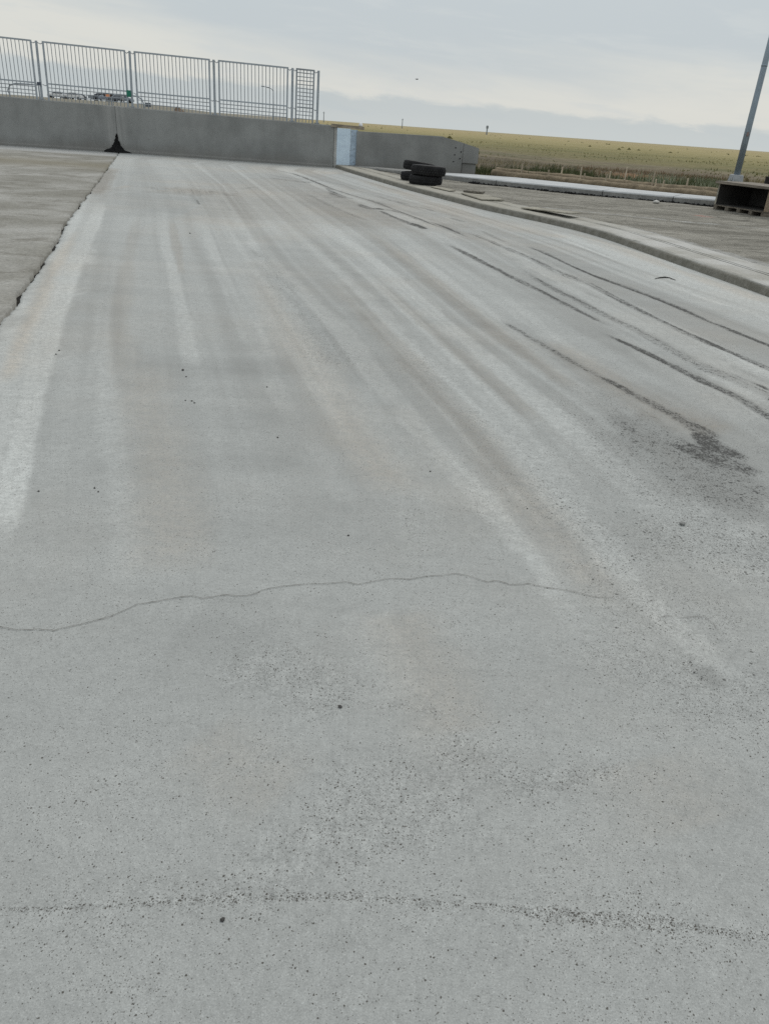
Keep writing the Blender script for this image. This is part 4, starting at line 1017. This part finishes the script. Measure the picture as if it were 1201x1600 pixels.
# ------------------------------------------------------------------ tyres
def make_tyre(name, ro, w, ri, blocks, label):
    root = empty(name)
    h = w / 2
    ca_ = [(ri, -h * .72), (ri + .015, -h * .86), (ri + .05, -h * .96), (ro * .80, -h * 1.0), (ro * .90, -h * .95), (ro - .028, -h * .80), (ro - .016, -h * .6), (ro - .014, 0),
           (ro - .016, h * .6), (ro - .028, h * .80), (ro * .90, h * .95), (ro * .80, h * 1.0), (ri + .05, h * .96), (ri + .015, h * .86), (ri, h * .72),
           (ri + .02, h * .60), (ro - .07, h * .72), (ro - .04, h * .4), (ro - .04, -h * .4), (ro - .07, -h * .72), (ri + .02, -h * .60)]
    mb = MB(); mb.lathe(ca_, 64, True); cs = mb.build('carcass', M_RUBBER, root, True)
    tr = MB(); n = blocks
    for k in range(n):
        for row, (zc, zw, off) in enumerate(((-.70, .36, 0), (-.28, .36, .5), (.18, .36, 0), (.66, .38, .5))):
            a = 2 * PI * (k + off) / n
            rr = ro - .013 - (.012 if abs(zc) > .5 else 0)
            tilt = (.18 if row % 2 else -.18)
            M = Matrix.Rotation(a, 4, 'Z') @ Matrix.Translation((rr, 0, zc * h)) @ Matrix.Rotation((.30 if zc > .5 else -.30 if zc < -.5 else 0) * -1, 4, 'Y') @ Matrix.Rotation(tilt, 4, 'X')
            L = 2 * PI * ro / n * .70
            vs = [M @ Vector((sx * .012, sy * L / 2 * (.9 if sx > 0 else 1), sz * zw * h / 2 * (.92 if sx > 0 else 1))) for sx in (-1, 1) for sy in (-1, 1) for sz in (-1, 1)]
            tr.add(vs, [(0, 1, 3, 2), (4, 6, 7, 5), (0, 4, 5, 1), (2, 3, 7, 6), (0, 2, 6, 4), (1, 5, 7, 3)])
    tr.build('tread', M_RUBBER, root)
    tag(root, label, 'tyre', 'worn black tyres stacked in twos on the kerb')
    return root
t1 = make_tyre('tyre', .395, .205, .21, 40, 'black chunky tyre on top of the front stack on the kerb')
t1.location = (.445, 18.70, .395); t1.rotation_euler = (R(-1), R(1.5), .3)
t2 = make_tyre('tyre', .382, .190, .21, 52, 'black worn tyre at the bottom of the front stack on the kerb')
t2.location = (.395, 18.72, .197); t2.rotation_euler = (0, 0, 1.1)
t3 = make_tyre('tyre', .39, .205, .21, 44, 'black tyre tilted on top of the rear stack nearest the end block')
t3.location = (.245, 19.95, .405); t3.rotation_euler = (R(2), R(6), .8)
t4 = make_tyre('tyre', .385, .185, .21, 50, 'black tyre at the bottom of the rear stack nearest the end block')
t4.location = (.195, 19.88, .195); t4.rotation_euler = (0, 0, 2.0)

# ------------------------------------------------------------------ boards left on the kerb
def board(name, pts, z, th, mat, label, cat='board'):
    """a thin sheet from its four ground corners with a height at each"""
    vs = [(x, y, zz + th) for (x, y), zz in zip(pts, z)] + [(x, y, zz) for (x, y), zz in zip(pts, z)]
    bm = bmesh.new(); bv = [bm.verts.new(v_) for v_ in vs]
    for f in ((0, 1, 2, 3), (7, 6, 5, 4), (0, 4, 5, 1), (1, 5, 6, 2), (2, 6, 7, 3), (3, 7, 4, 0)): bm.faces.new([bv[i] for i in f])
    bmesh.ops.recalc_face_normals(bm, faces=bm.faces[:])
    bmesh.ops.bevel(bm, geom=bm.edges[:], offset=.004, segments=1, affect='EDGES')
    me = bpy.data.meshes.new(name); bm.to_mesh(me); bm.free(); me.materials.append(mat)
    o = bpy.data.objects.new(name, me); COL.objects.link(o); return tag(o, label, cat)
board('plywood_board', [(1.40, 15.25), (1.85, 15.52), (1.52, 16.75), (1.08, 16.48)], (.108, .108, .108, .108), .022, M_BOARD, 'pale plywood board lying flat along the kerb just right of the tyres')
board('timber_offcut', [(1.13, 16.60), (1.50, 16.45), (1.58, 16.75), (1.20, 16.92)], (.133, .133, .133, .133), .04, M_BOARD_DARK, 'short timber offcut lying across the end of the pale plywood board', 'offcut')
board('plywood_board', [(2.62, 12.98), (2.86, 13.36), (2.26, 14.42), (1.98, 14.12)], (.165, .155, .108, .108), .018, M_BOARD, 'grey plywood board on the kerb with its near end lifted over a dark gap')
board('plywood_board', [(.86, 16.95), (1.02, 17.25), (.62, 18.05), (.50, 17.80)], (.106, .106, .106, .106), .016, M_BOARD, 'small bleached board on the kerb right beside the front tyre stack')
# a scrap of dark strap on the road
mb = MB(); mb.tube([(2.625, 8.17, .005), (2.70, 8.25, .009), (2.765, 8.30, .008), (2.805, 8.27, .010), (2.84, 8.17, .006)], [.003, .006, .007, .005, .003], 6)
st_ = mb.build('strap_scrap', M_SEAM); tag(st_, 'dark scrap of bent strap lying on the road near the kerb', 'scrap')

# ------------------------------------------------------------------ stones on the road
def stone(name, x, y, s, mat, label, group, z0=0.0):
    bm = bmesh.new(); bmesh.ops.create_icosphere(bm, subdivisions=2, radius=1)
    o_ = random.uniform(0, 50)
    for v_ in bm.verts:
        k = 1 + .38 * fbm(v_.co.x * 1.2 + o_, v_.co.y * 1.2, v_.co.z * 1.2, 3)
        v_.co = Vector((v_.co.x * s * k, v_.co.y * s * .85 * k, v_.co.z * s * .6 * k))
    mz = min(v_.co.z for v_ in bm.verts)
    me = bpy.data.meshes.new(name); bm.to_mesh(me); bm.free(); me.materials.append(mat)
    o = bpy.data.objects.new(name, me); COL.objects.link(o); o.location = (x, y, z0 - mz * .85); o.rotation_euler = (0, 0, random.random() * 6)
    return tag(o, label, 'stone', group)
STONES = [(-1.14, 3.949, .015), (-1.094, 3.843, .009), (-1.0, 3.476, .008), (-.968, 3.474, .009), (-.949, 3.449, .009), (-1.895, 4.154, .010), (-1.881, 4.077, .010),
          (-1.064, 2.468, .008), (-1.04, 2.44, .007), (-1.244, 2.411, .008), (-.117, 2.247, .008), (-.654, 3.768, .009), (.175, 2.833, .008), (-.49, 3.084, .009), (.534, 2.552, .006), (-2.447, 9.087, .018)]
for x, y, s in STONES:
    stone('stone', x, y, s * .5, M_STONE, 'tiny dark loose stone lying on the pale concrete road', 'dark stones scattered on the road')
stone('stone', -.231, .84, .0045, M_STONE, 'dark pebble lying just below the gritty line across the foreground', None)
stone('stone', -.073, 1.399, .0050, M_STONE, 'rounded dark pebble on the road in the middle foreground', None)
stone('stone', 1.104, 2.51, .012, simple('grey_stone', (.30, .30, .29), .9, 0, .2, 30, bump=.5), 'pale grey half buried stone on the road below the black grit patch', None)
stone('stone', 5.58, 18.42, .07, M_STONE_PALE, 'pale lump of rubble on the dirt in front of the far pavement', None, .05)

# ------------------------------------------------------------------ straw rolls and stakes
def roll(pts, r, label):
    p = resample(pts, 90); mb = MB(); P3 = []; rr = []
    for i, (x, y) in enumerate(p):
        z = max(float(terrain_z(x, y)), -.02) + r * .9 + .02 * fbm(x * .8, y * .8, 2, 3)
        P3.append((x, y + .05 * fbm(x * .7, 3.3, 0, 3), z)); rr.append(r * (1 + .16 * fbm(x * 1.6, y, 5, 4)))
    mb.tube(P3, rr, 14); o = mb.build('straw_roll', M_STRAW, None, True)
    for v_ in o.data.vertices:
        v_.co += Vector((0, 0, 1)) * .012 * fbm(v_.co.x * 7, v_.co.y * 7, v_.co.z * 7, 3)
    return tag(o, label, 'straw roll', 'straw erosion rolls behind the far pavement')
roll([(2.6, 25.75), (4.2, 24.6), (5.62, 23.45), (7.0, 22.65), (7.9, 22.3), (9.6, 21.9), (12, 21.5)], .125, 'brown straw erosion roll lying nearest the far pavement')
roll([(2.9, 27.4), (4.5, 26.2), (5.95, 25.1), (7.28, 24.3), (9.0, 23.7), (11, 23.2), (13, 22.8)], .135, 'brown straw erosion roll farther from the pavement beside the weeds')
for (x, y, zt) in ((6.02, 25.0, .35), (6.42, 24.75, .50), (5.25, 25.4, .40), (5.65, 24.0, .30), (5.09, 24.2, .27), (4.2, 24.9, .27), (3.6, 26.6, .34), (6.85, 23.0, .30), (7.10, 24.25, .44),
                   (7.0, 22.9, .28), (8.05, 24.0, .34), (8.55, 22.3, .28), (9.4, 23.5, .36), (4.75, 26.0, .34)):
    mb = MB(); lx, ly = random.uniform(-.05, .07), random.uniform(-.04, .04)
    mb.add([(x + sx * .021, y + sy * .021, -.05) for sx, sy in ((-1, -1), (1, -1), (1, 1), (-1, 1))] + [(x + lx + sx * .018, y + ly + sy * .018, zt + .08 + (.012 if sx > 0 else 0)) for sx, sy in ((-1, -1), (1, -1), (1, 1), (-1, 1))],
           [(0, 1, 5, 4), (1, 2, 6, 5), (2, 3, 7, 6), (3, 0, 4, 7), (4, 5, 6, 7)])
    s_ = mb.build('wooden_stake', M_STAKE); tag(s_, 'thin pale wooden stake pinning a straw roll behind the far pavement', 'stake', 'stakes pinning the straw rolls')

# ------------------------------------------------------------------ crate on its pallet, frame behind it
fx = Vector((7.215 - 6.63, 16.55 - 17.80, 0)); CL = fx.length
cr = empty('open_crate', ((6.63 + 7.215) / 2, (17.80 + 16.55) / 2, .065), math.atan2(fx.y, fx.x))
tag(cr, 'open fronted timber crate with dark inside standing on a pallet at right edge', 'crate')
hw = CL / 2; D = 1.0
def cpart(name, c, s, mat, bev=.004, rot=None):
    mb_ = MB(); mb_.box(c, s, rot, bev); return mb_.build(name, mat, cr)
dk = MB()
for k in range(6): dk.box((0, .07 + k * (D - .14) / 5, .0925), (CL, .13, .024), None, .003)
pal = dk.build('pallet', M_CRATE, cr)
for k in range(5):
    pt = MB(); pt.box((-hw + .045 + k * (CL - .09) / 4, D / 2, .040), (.085, D, .080), None, .003); pt.build('bearer', M_CRATE, pal)
cpart('left_side', (-hw + .022, D / 2, .31), (.042, D, .41), M_BOARD)
cpart('right_side', (hw - .022, D / 2, .31), (.042, D, .41), M_CHIP)
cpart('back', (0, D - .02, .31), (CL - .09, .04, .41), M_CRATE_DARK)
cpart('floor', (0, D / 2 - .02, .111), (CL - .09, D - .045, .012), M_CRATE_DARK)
cpart('inside_shade', (-hw + .047, D / 2 - .02, .31), (.006, D - .045, .39), M_CRATE_DARK, .001)  # thin dark panel added for the shade on the inner left side
lid = MB(); lid.box((.03, D / 2 - .02, .542), (CL + .16, D + .08, .05), Euler((0, R(0), 0)), .006)
lid.build('lid', mat_wood('crate_lid_timber', (.27, .24, .20), (1, 12, 12)), cr)

fr_ = empty('timber_rack', (10.22, 24.0, 0), R(-8)); tag(fr_, 'dark timber rack with grey top board standing behind the open crate', 'rack')
for ux in (.05, 1.55):
    mb = MB(); mb.box((ux, 0, .27), (.09, .09, .70), None, .005); mb.build('upright', M_BLACKWOOD_GAP, fr_)
mb = MB(); mb.box((.80, -.01, .54), (1.40, .07, .13), None, .005); mb.build('top_board', mat_wood('grey_board', (.17, .17, .165), (1, 9, 9)), fr_)
mb = MB(); mb.box((.80, .0, .445), (1.40, .06, .055), None, .004); mb.build('gap_shade', M_BLACKWOOD_GAP, fr_)  # dark strip painted in as the shaded gap between the two boards
mb = MB(); mb.box((.80, -.005, .24), (1.40, .05, .34), None, .005); mb.build('lower_board', M_CRATE, fr_)

# ------------------------------------------------------------------ lamp post
lp = empty('lamp_post', (11.73, 30, 0)); tag(lp, 'tall grey steel lamp post with flared base behind the open crate', 'lamp post')
mb = MB(); mb.lathe([(0.001, -.1), (.36, -.1), (.36, .09), (.34, .11), (.001, .11)], 32); mb.build('footing', M_WALL, lp)
mb = MB(); b0, b1 = .20, .160
mb.add([(sx * b0, sy * b0, .11) for sx, sy in ((-1, -1), (1, -1), (1, 1), (-1, 1))] + [(sx * b1, sy * b1, .44) for sx, sy in ((-1, -1), (1, -1), (1, 1), (-1, 1))] +
       [(sx * .145, sy * .145, .450) for sx, sy in ((-1, -1), (1, -1), (1, 1), (-1, 1))],
       [(0, 1, 5, 4), (1, 2, 6, 5), (2, 3, 7, 6), (3, 0, 4, 7), (4, 5, 9, 8), (5, 6, 10, 9), (6, 7, 11, 10), (7, 4, 8, 11), (8, 9, 10, 11)])
bs = mb.build('base', M_POLEBASE, lp); bs.rotation_euler = (0, 0, R(20))
mb = MB(); mb.tube([(0, 0, .43), (0, 0, 2.2), (0, 0, 3.85), (0, 0, 9.0)], [.112, .104, .097, .070], 24); mb.tube([(0, 0, 3.80), (0, 0, 3.86)], [.103, .103], 24)
mb.build('pole', M_POLE, lp, True)
mb = MB(); mb.box((-.02, -.112, 1.75), (.075, .03, .13), None, .006); mb.build('hand_hole_cover', simple('rusty_cover', (.26, .20, .19), .7, 0, .3, 20), lp)
mb = MB(); mb.tube([(0, 0, 8.9), (.5, 0, 9.35), (1.6, 0, 9.6)], [.045, .04, .035], 10); mb.build('arm', M_POLE, lp)
mb = MB(); mb.box((1.95, 0, 9.58), (.75, .28, .12), None, .03); mb.build('lamp_head', M_GREY, lp)

# ------------------------------------------------------------------ things beyond the railing
def tz(x, y): return float(terrain_z(x, y))
def curved_rail(pts, label):
    mb_ = MB(); mb_.tube(pts, .022, 8); o = mb_.build('curved_handrail', M_GALV); return tag(o, label, 'handrail')
curved_rail([(-12.32, 26.0, tz(-12, 26)), (-12.32, 26.0, 1.33), (-12.36, 26, 1.46), (-12.28, 26, 1.60), (-12.10, 26, 1.655), (-11.75, 26, 1.66), (-11.4, 26, 1.655), (-11.4, 26, 1.2), (-11.4, 26, tz(-11.4, 26))],
            'bent grey tube handrail behind the railing at far left')
curved_rail([(-9.2, 26.0, tz(-9.2, 26)), (-9.2, 26, 1.45), (-9.1, 26, 1.53), (-8.75, 26, 1.545), (-8.42, 26, 1.545), (-8.27, 26, 1.48), (-8.22, 26, 1.35), (-8.22, 26, tz(-8.2, 26))],
            'bent grey tube handrail behind the railing right of the green box')

def road_sign(x, y, zc, w, h, mat, label, side=None):
    r_ = empty('road_sign', (x, y, 0)); z0 = tz(x, y); tag(r_, label, 'sign')
    mb_ = MB(); mb_.box((0, 0, zc), (w, .03, h), None, .006); mb_.build('panel', mat, r_)
    if side:
        for s in (-1, 1):
            mb_ = MB(); mb_.box((s * (w / 2 + .05), 0, zc), (.10, .04, h * 1.08), None, .004); mb_.build('end_cap', side, r_)
    mb_ = MB(); mb_.tube([(0, .03, z0 - .05), (0, .03, zc + h * .3)], .03, 8); mb_.build('post', M_GREY, r_)
road_sign(-21.48, 60, 1.83, .36, .17, M_ORANGE, 'orange road sign with black ends beyond the railing', M_BLACK)
road_sign(-18.66, 60, 1.44, .40, .26, M_SLATE, 'dark slate road sign beyond the railing right of the green box')
road_sign(-22.70, 60, 1.70, .36, .22, M_GREY, 'pale grey road sign beyond the railing left of the orange sign')

def make_car(paint, label):
    r_ = empty('parked_car')
    tag(r_, label, 'car', 'cars parked beyond the railing')
    side = [(-2.15, .32), (-2.2, .62), (-2.05, .86), (-1.2, .95), (-.55, 1.40), (.95, 1.43), (1.6, .98), (2.1, .92), (2.2, .60), (2.15, .32)]
    bm = bmesh.new(); f = bm.faces.new([bm.verts.new((x, -.85, z)) for x, z in side])
    rr = bmesh.ops.extrude_face_region(bm, geom=[f])
    for v_ in [q for q in rr['geom'] if isinstance(q, bmesh.types.BMVert)]: v_.co.y = .85
    for v_ in bm.verts:
        if v_.co.z > 1.2: v_.co.y *= .80
    bmesh.ops.recalc_face_normals(bm, faces=bm.faces[:]); bmesh.ops.bevel(bm, geom=bm.edges[:], offset=.06, segments=2, affect='EDGES')
    me_ = bpy.data.meshes.new('body'); bm.to_mesh(me_); bm.free(); me_.materials.append(paint)
    b_ = bpy.data.objects.new('body', me_); COL.objects.link(b_); b_.parent = r_
    w_b = MB()
    for s in (-1, 1):
        w_b.add([(-1.0, s * .853, .98), (1.30, s * .853, 1.0), (.85, s * .71, 1.36), (-.52, s * .71, 1.34)], [(0, 1, 2, 3)] if s < 0 else [(3, 2, 1, 0)])
    w_b.add([(-1.24, -.70, .985), (-1.24, .70, .985), (-.63, .62, 1.375), (-.63, -.62, 1.375)], [(0, 1, 2, 3)])
    w_b.add([(1.66, -.70, .985), (1.66, .70, .985), (1.02, .62, 1.40), (1.02, -.62, 1.40)], [(3, 2, 1, 0)])
    w_b.build('windows', M_GLASS, r_)
    for x in (-1.35, 1.35):
        for s in (-1, 1):
            m_ = MB(); m_.tube([(x, s * .70, .32), (x, s * .88, .32)], .32, 16); m_.build('wheel', M_RUBBER, r_)
    return r_
protos = {k: None for k in M_CAR}
CARS = [(92.0, 'white'), (103.5, 'dark'), (115.0, 'white'), (124.5, 'dark'), (162, 'dark'), (171, 'grey'), (179, 'white'), (186, 'dark'), (192.5, 'grey')]
CAR_POS = [(-79.171, 190), (-83.642, 205), (-75.874, 190), (-80.397, 205), (-61.855, 170), (-57.131, 160), (-59.667, 170), (-55.316, 160), (-57.943, 170)]
CAR_LABEL = ['white car parked farthest left in the row beyond the railing', 'dark car parked between the two white cars at far left beyond the railing', 'white car parked second in the left row, right of a dark car',
             'dark car at the right end of the left row, below the grey sign', 'dark car parked below the left side of the orange sign', 'grey car parked just below the orange sign',
             'white car parked just right of the orange sign', 'dark car parked between a white car and a grey car near the green box', 'grey car parked at the right end of the row near the green box']
for (px, k), (x, y), lb in zip(CARS, CAR_POS, CAR_LABEL):
    if protos[k] is None:
        c_ = protos[k] = make_car(M_CAR[k], lb)
    else:
        c_ = copy_tree(protos[k]); c_['label'] = lb
    c_.location = (x, y, tz(x, y) + .05); c_.rotation_euler = (0, 0, random.choice((.15, 1.75, 1.4, 3.3)))

# soil heap
bm = bmesh.new(); bmesh.ops.create_grid(bm, x_segments=36, y_segments=18, size=1)
hx, hy = -19.5, 70.0
for v_ in bm.verts:
    rr = min(1, math.hypot(v_.co.x, v_.co.y)); k = (1 - rr) ** 1.2 * (1 + .35 * fbm(v_.co.x * 2.2, v_.co.y * 2.2, 0, 4))
    X_, Y_ = v_.co.x * 2.6, v_.co.y * 2.2
    v_.co = Vector((X_, Y_, max(-.1, k * 1.25 + .10 * fbm(X_, Y_, 2, 4) - .12)))
me = bpy.data.meshes.new('soil_heap'); bm.to_mesh(me); bm.free(); me.materials.append(M_SOIL)
so = bpy.data.objects.new('soil_heap', me); COL.objects.link(so); so.location = (hx, hy, tz(hx, hy)); tag(so, 'brown heap of soil and rubble seen through the mesh foot of the railing', 'soil heap')

# far lamp, poles and tower on the horizon
lf = empty('street_lamp', (-32.65, 200, tz(-32.65, 200))); tag(lf, 'distant double headed street lamp seen through the railing', 'street lamp')
z0 = -tz(-32.65, 200)
mb = MB(); mb.tube([(0, 0, 0), (0, 0, 6.75 + z0)], [.13, .08], 8); mb.build('pole', M_DISTPOLE, lf)
mb = MB(); mb.tube([(0, 0, 6.5 + z0), (-.4, 0, 6.95 + z0), (-1.5, 0, 7.25 + z0), (-2.6, 0, 7.36 + z0)], [.07, .06, .06, .05], 8); mb.build('arm', M_DISTPOLE, lf)
for x, z in ((-2.45, 7.36), (-1.15, 7.18)):
    mb = MB(); mb.box((x, 0, z + z0), (.7, .3, .16), None, .04); mb.build('lamp_head', M_SLATE, lf)
for (x, zt, lb) in ((-41.6, 4.85, 'distant thin pole on the horizon close to the right end of the railing'), (-4.55, 4.3, 'distant thin pole on the horizon above the end block')):
    u_ = empty('utility_pole', (x, 400, 0)); tag(u_, lb, 'pole', 'thin poles on the horizon')
    mb = MB(); mb.tube([(0, 0, -1), (0, 0, zt)], [.22, .14], 8); mb.build('pole', M_DISTPOLE, u_)
    mb = MB(); mb.box((0, -.1, zt - .5), (1.0, .12, .14)); mb.build('crossarm', M_DISTPOLE, u_)
tw = empty('water_tower', (35.4, 400, 0)); tag(tw, 'distant narrow grey tower on the horizon beyond the field', 'tower')
mb = MB(); mb.lathe([(.001, -.5), (.34, -.5), (.28, 1.8), (.30, 2.6), (.001, 2.6)], 12); mb.build('shaft', M_DISTPOLE, tw)  # paler pole colour puts distance haze onto shaft and tank
mb = MB(); mb.lathe([(.001, 2.6), (.55, 2.65), (.55, 2.95), (.55, 3.6), (.4, 3.85), (.001, 3.9)], 12); mb.build('tank', M_DISTPOLE, tw)

# bird in the sky
bd = empty('bird', (.116, 60, 4.16), .5); tag(bd, 'tiny dark bird gliding in the pale sky above the end block', 'bird')
mb = MB(); mb.tube([(-.10, 0, 0), (-.05, 0, .008), (.02, 0, .01), (.08, 0, .006), (.10, 0, 0)], [.006, .026, .032, .022, .006], 10); mb.build('body', M_FEATHER, bd, True)
for s in (-1, 1):
    mb = MB(); mb.add([(.05, 0, .012), (-.03, 0, .012), (-.05, s * .12, .035), (.05, s * .12, .045), (-.06, s * .26, .015), (-.02, s * .26, .02)], [(0, 3, 2, 1), (3, 5, 4, 2)]); mb.build('wing', M_FEATHER, bd)

# ------------------------------------------------------------------ sky, sun and camera
SUN_EL, SUN_AZ = R(56), R(20)        # azimuth measured from +y towards +x
w = bpy.data.worlds.new('World'); scene.world = w; w.use_nodes = True
t = NT(w.node_tree)
dirv = t.n('ShaderNodeTexCoord').outputs['Generated']
sx, sy, sz = t.sep(dirv)
sky = t.n('ShaderNodeTexSky', sky_type='NISHITA'); sky.sun_disc = False; sky.sun_elevation = SUN_EL; sky.sun_rotation = SUN_AZ
sky.air_density = 1.2; sky.dust_density = 3.0
el = t.math('MULTIPLY', t.math('ARCSINE', sz), 180 / PI)                       # degrees above the horizon
az = t.math('MULTIPLY', t.math('ARCTAN2', sx, sy), 180 / PI)
cv = t.n('ShaderNodeCombineXYZ'); t.put(cv, 0, t.math('MULTIPLY', az, .06)); t.put(cv, 1, t.math('MULTIPLY', t.math('ADD', el, t.math('MULTIPLY', az, .05)), .24)); cvo = cv.outputs[0]
n1 = t.noise(cvo, 1.0, 6, .58, .5); n2 = t.noise(t.mapping(cvo, (2.2, 3.2, 1), loc=(3, 1, 0)), 1.0, 6, .6, .3); n3 = t.noise(t.mapping(cvo, (.5, .9, 1), loc=(7, 2, 0)), 1.0, 5, .6, .4)
cream = (.72, .725, .685); mid = (.615, .655, .665); blue = (.545, .598, .628); bank = (.455, .525, .565); low = (.52, .58, .605)
# high veil: cream low down, bluish grey higher up
hv = t.math('ADD', el, t.math('MULTIPLY', t.math('SUBTRACT', n3, .5), 6.0))
hv = t.math('ADD', hv, t.math('MULTIPLY', t.math('SUBTRACT', n1, .5), 3.0))
hv = t.math('ADD', hv, t.mapr(az, -26, -4, -2.6, .6))
col = t.mix(t.mapr(hv, 2.6, 5.6), cream, blue)
col = t.mix(t.mapr(n2, .50, .68, 0, .5), col, mid)
col = t.mix(t.math('MULTIPLY', t.mapr(el, 6.0, 14), .6), col, mid)
# cloud bank lying on the horizon, higher on the left
bt = t.mapr(az, -30, 30, 2.35, .95, False)
bt = t.math('ADD', bt, t.math('MULTIPLY', t.math('SUBTRACT', t.noise(t.mapping(cvo, (5, 5, 1), loc=(1, 4, 0)), 1.0, 7, .62, .4), .5), 1.5))
bk = t.mapr(t.math('SUBTRACT', el, bt), -.30, .22, 1, 0)
bcol = t.mix(t.mapr(el, 0, 1.3), low, bank)
bcol = t.mix(t.mapr(az, -25, 25, 0, .45), bcol, (.54, .605, .63))
col = t.mix(t.math('MULTIPLY', bk, .66), col, bcol)
col = t.mix(t.mapr(el, 20, 60, 0, .75), col, (.70, .72, .73))
col = t.mix(1.0, col, (10, 10, 10), 'MULTIPLY')
skyc = t.mix(.93, sky.outputs[0], col)
bg = t.n('ShaderNodeBackground'); t.put(bg, 0, skyc); bg.inputs[1].default_value = .1
wo = t.n('ShaderNodeOutputWorld'); t.t.links.new(bg.outputs[0], wo.inputs[0])

sd = bpy.data.lights.new('sun', 'SUN'); sd.energy = 1.15; sd.angle = R(28); sd.color = (1, .965, .91)
so_ = bpy.data.objects.new('sun', sd); COL.objects.link(so_)
dv = Vector((math.sin(SUN_AZ) * math.cos(SUN_EL), math.cos(SUN_AZ) * math.cos(SUN_EL), math.sin(SUN_EL)))
so_.rotation_euler = dv.to_track_quat('Z', 'Y').to_euler(); so_.location = dv * 50

cd = bpy.data.cameras.new('camera'); cam = bpy.data.objects.new('camera', cd); COL.objects.link(cam); scene.camera = cam
cd.sensor_fit = 'VERTICAL'; cd.sensor_height = 36; cd.sensor_width = 27; cd.lens = 1180 / 1600 * 36; cd.clip_start = .05; cd.clip_end = 20000
pitch, rollc = R(27.1), R(4.05)
F = Vector((0, math.cos(pitch), -math.sin(pitch))); U0 = Vector((0, math.sin(pitch), math.cos(pitch))); R0 = Vector((1, 0, 0))
Rv = R0 * math.cos(rollc) + U0 * math.sin(rollc); Uv = U0 * math.cos(rollc) - R0 * math.sin(rollc)
Mx = Matrix((Rv, Uv, -F)).transposed().to_4x4(); Mx.translation = Vector((0, 0, 1.25)); cam.matrix_world = Mx

scene.render.engine = 'CYCLES'
scene.cycles.use_denoising = False
scene.cycles.max_bounces = 6; scene.cycles.diffuse_bounces = 3
scene.view_settings.view_transform = 'Standard'; scene.view_settings.look = 'None'; scene.view_settings.exposure = 0; scene.view_settings.gamma = 1
scene.render.resolution_x = 768; scene.render.resolution_y = 1024
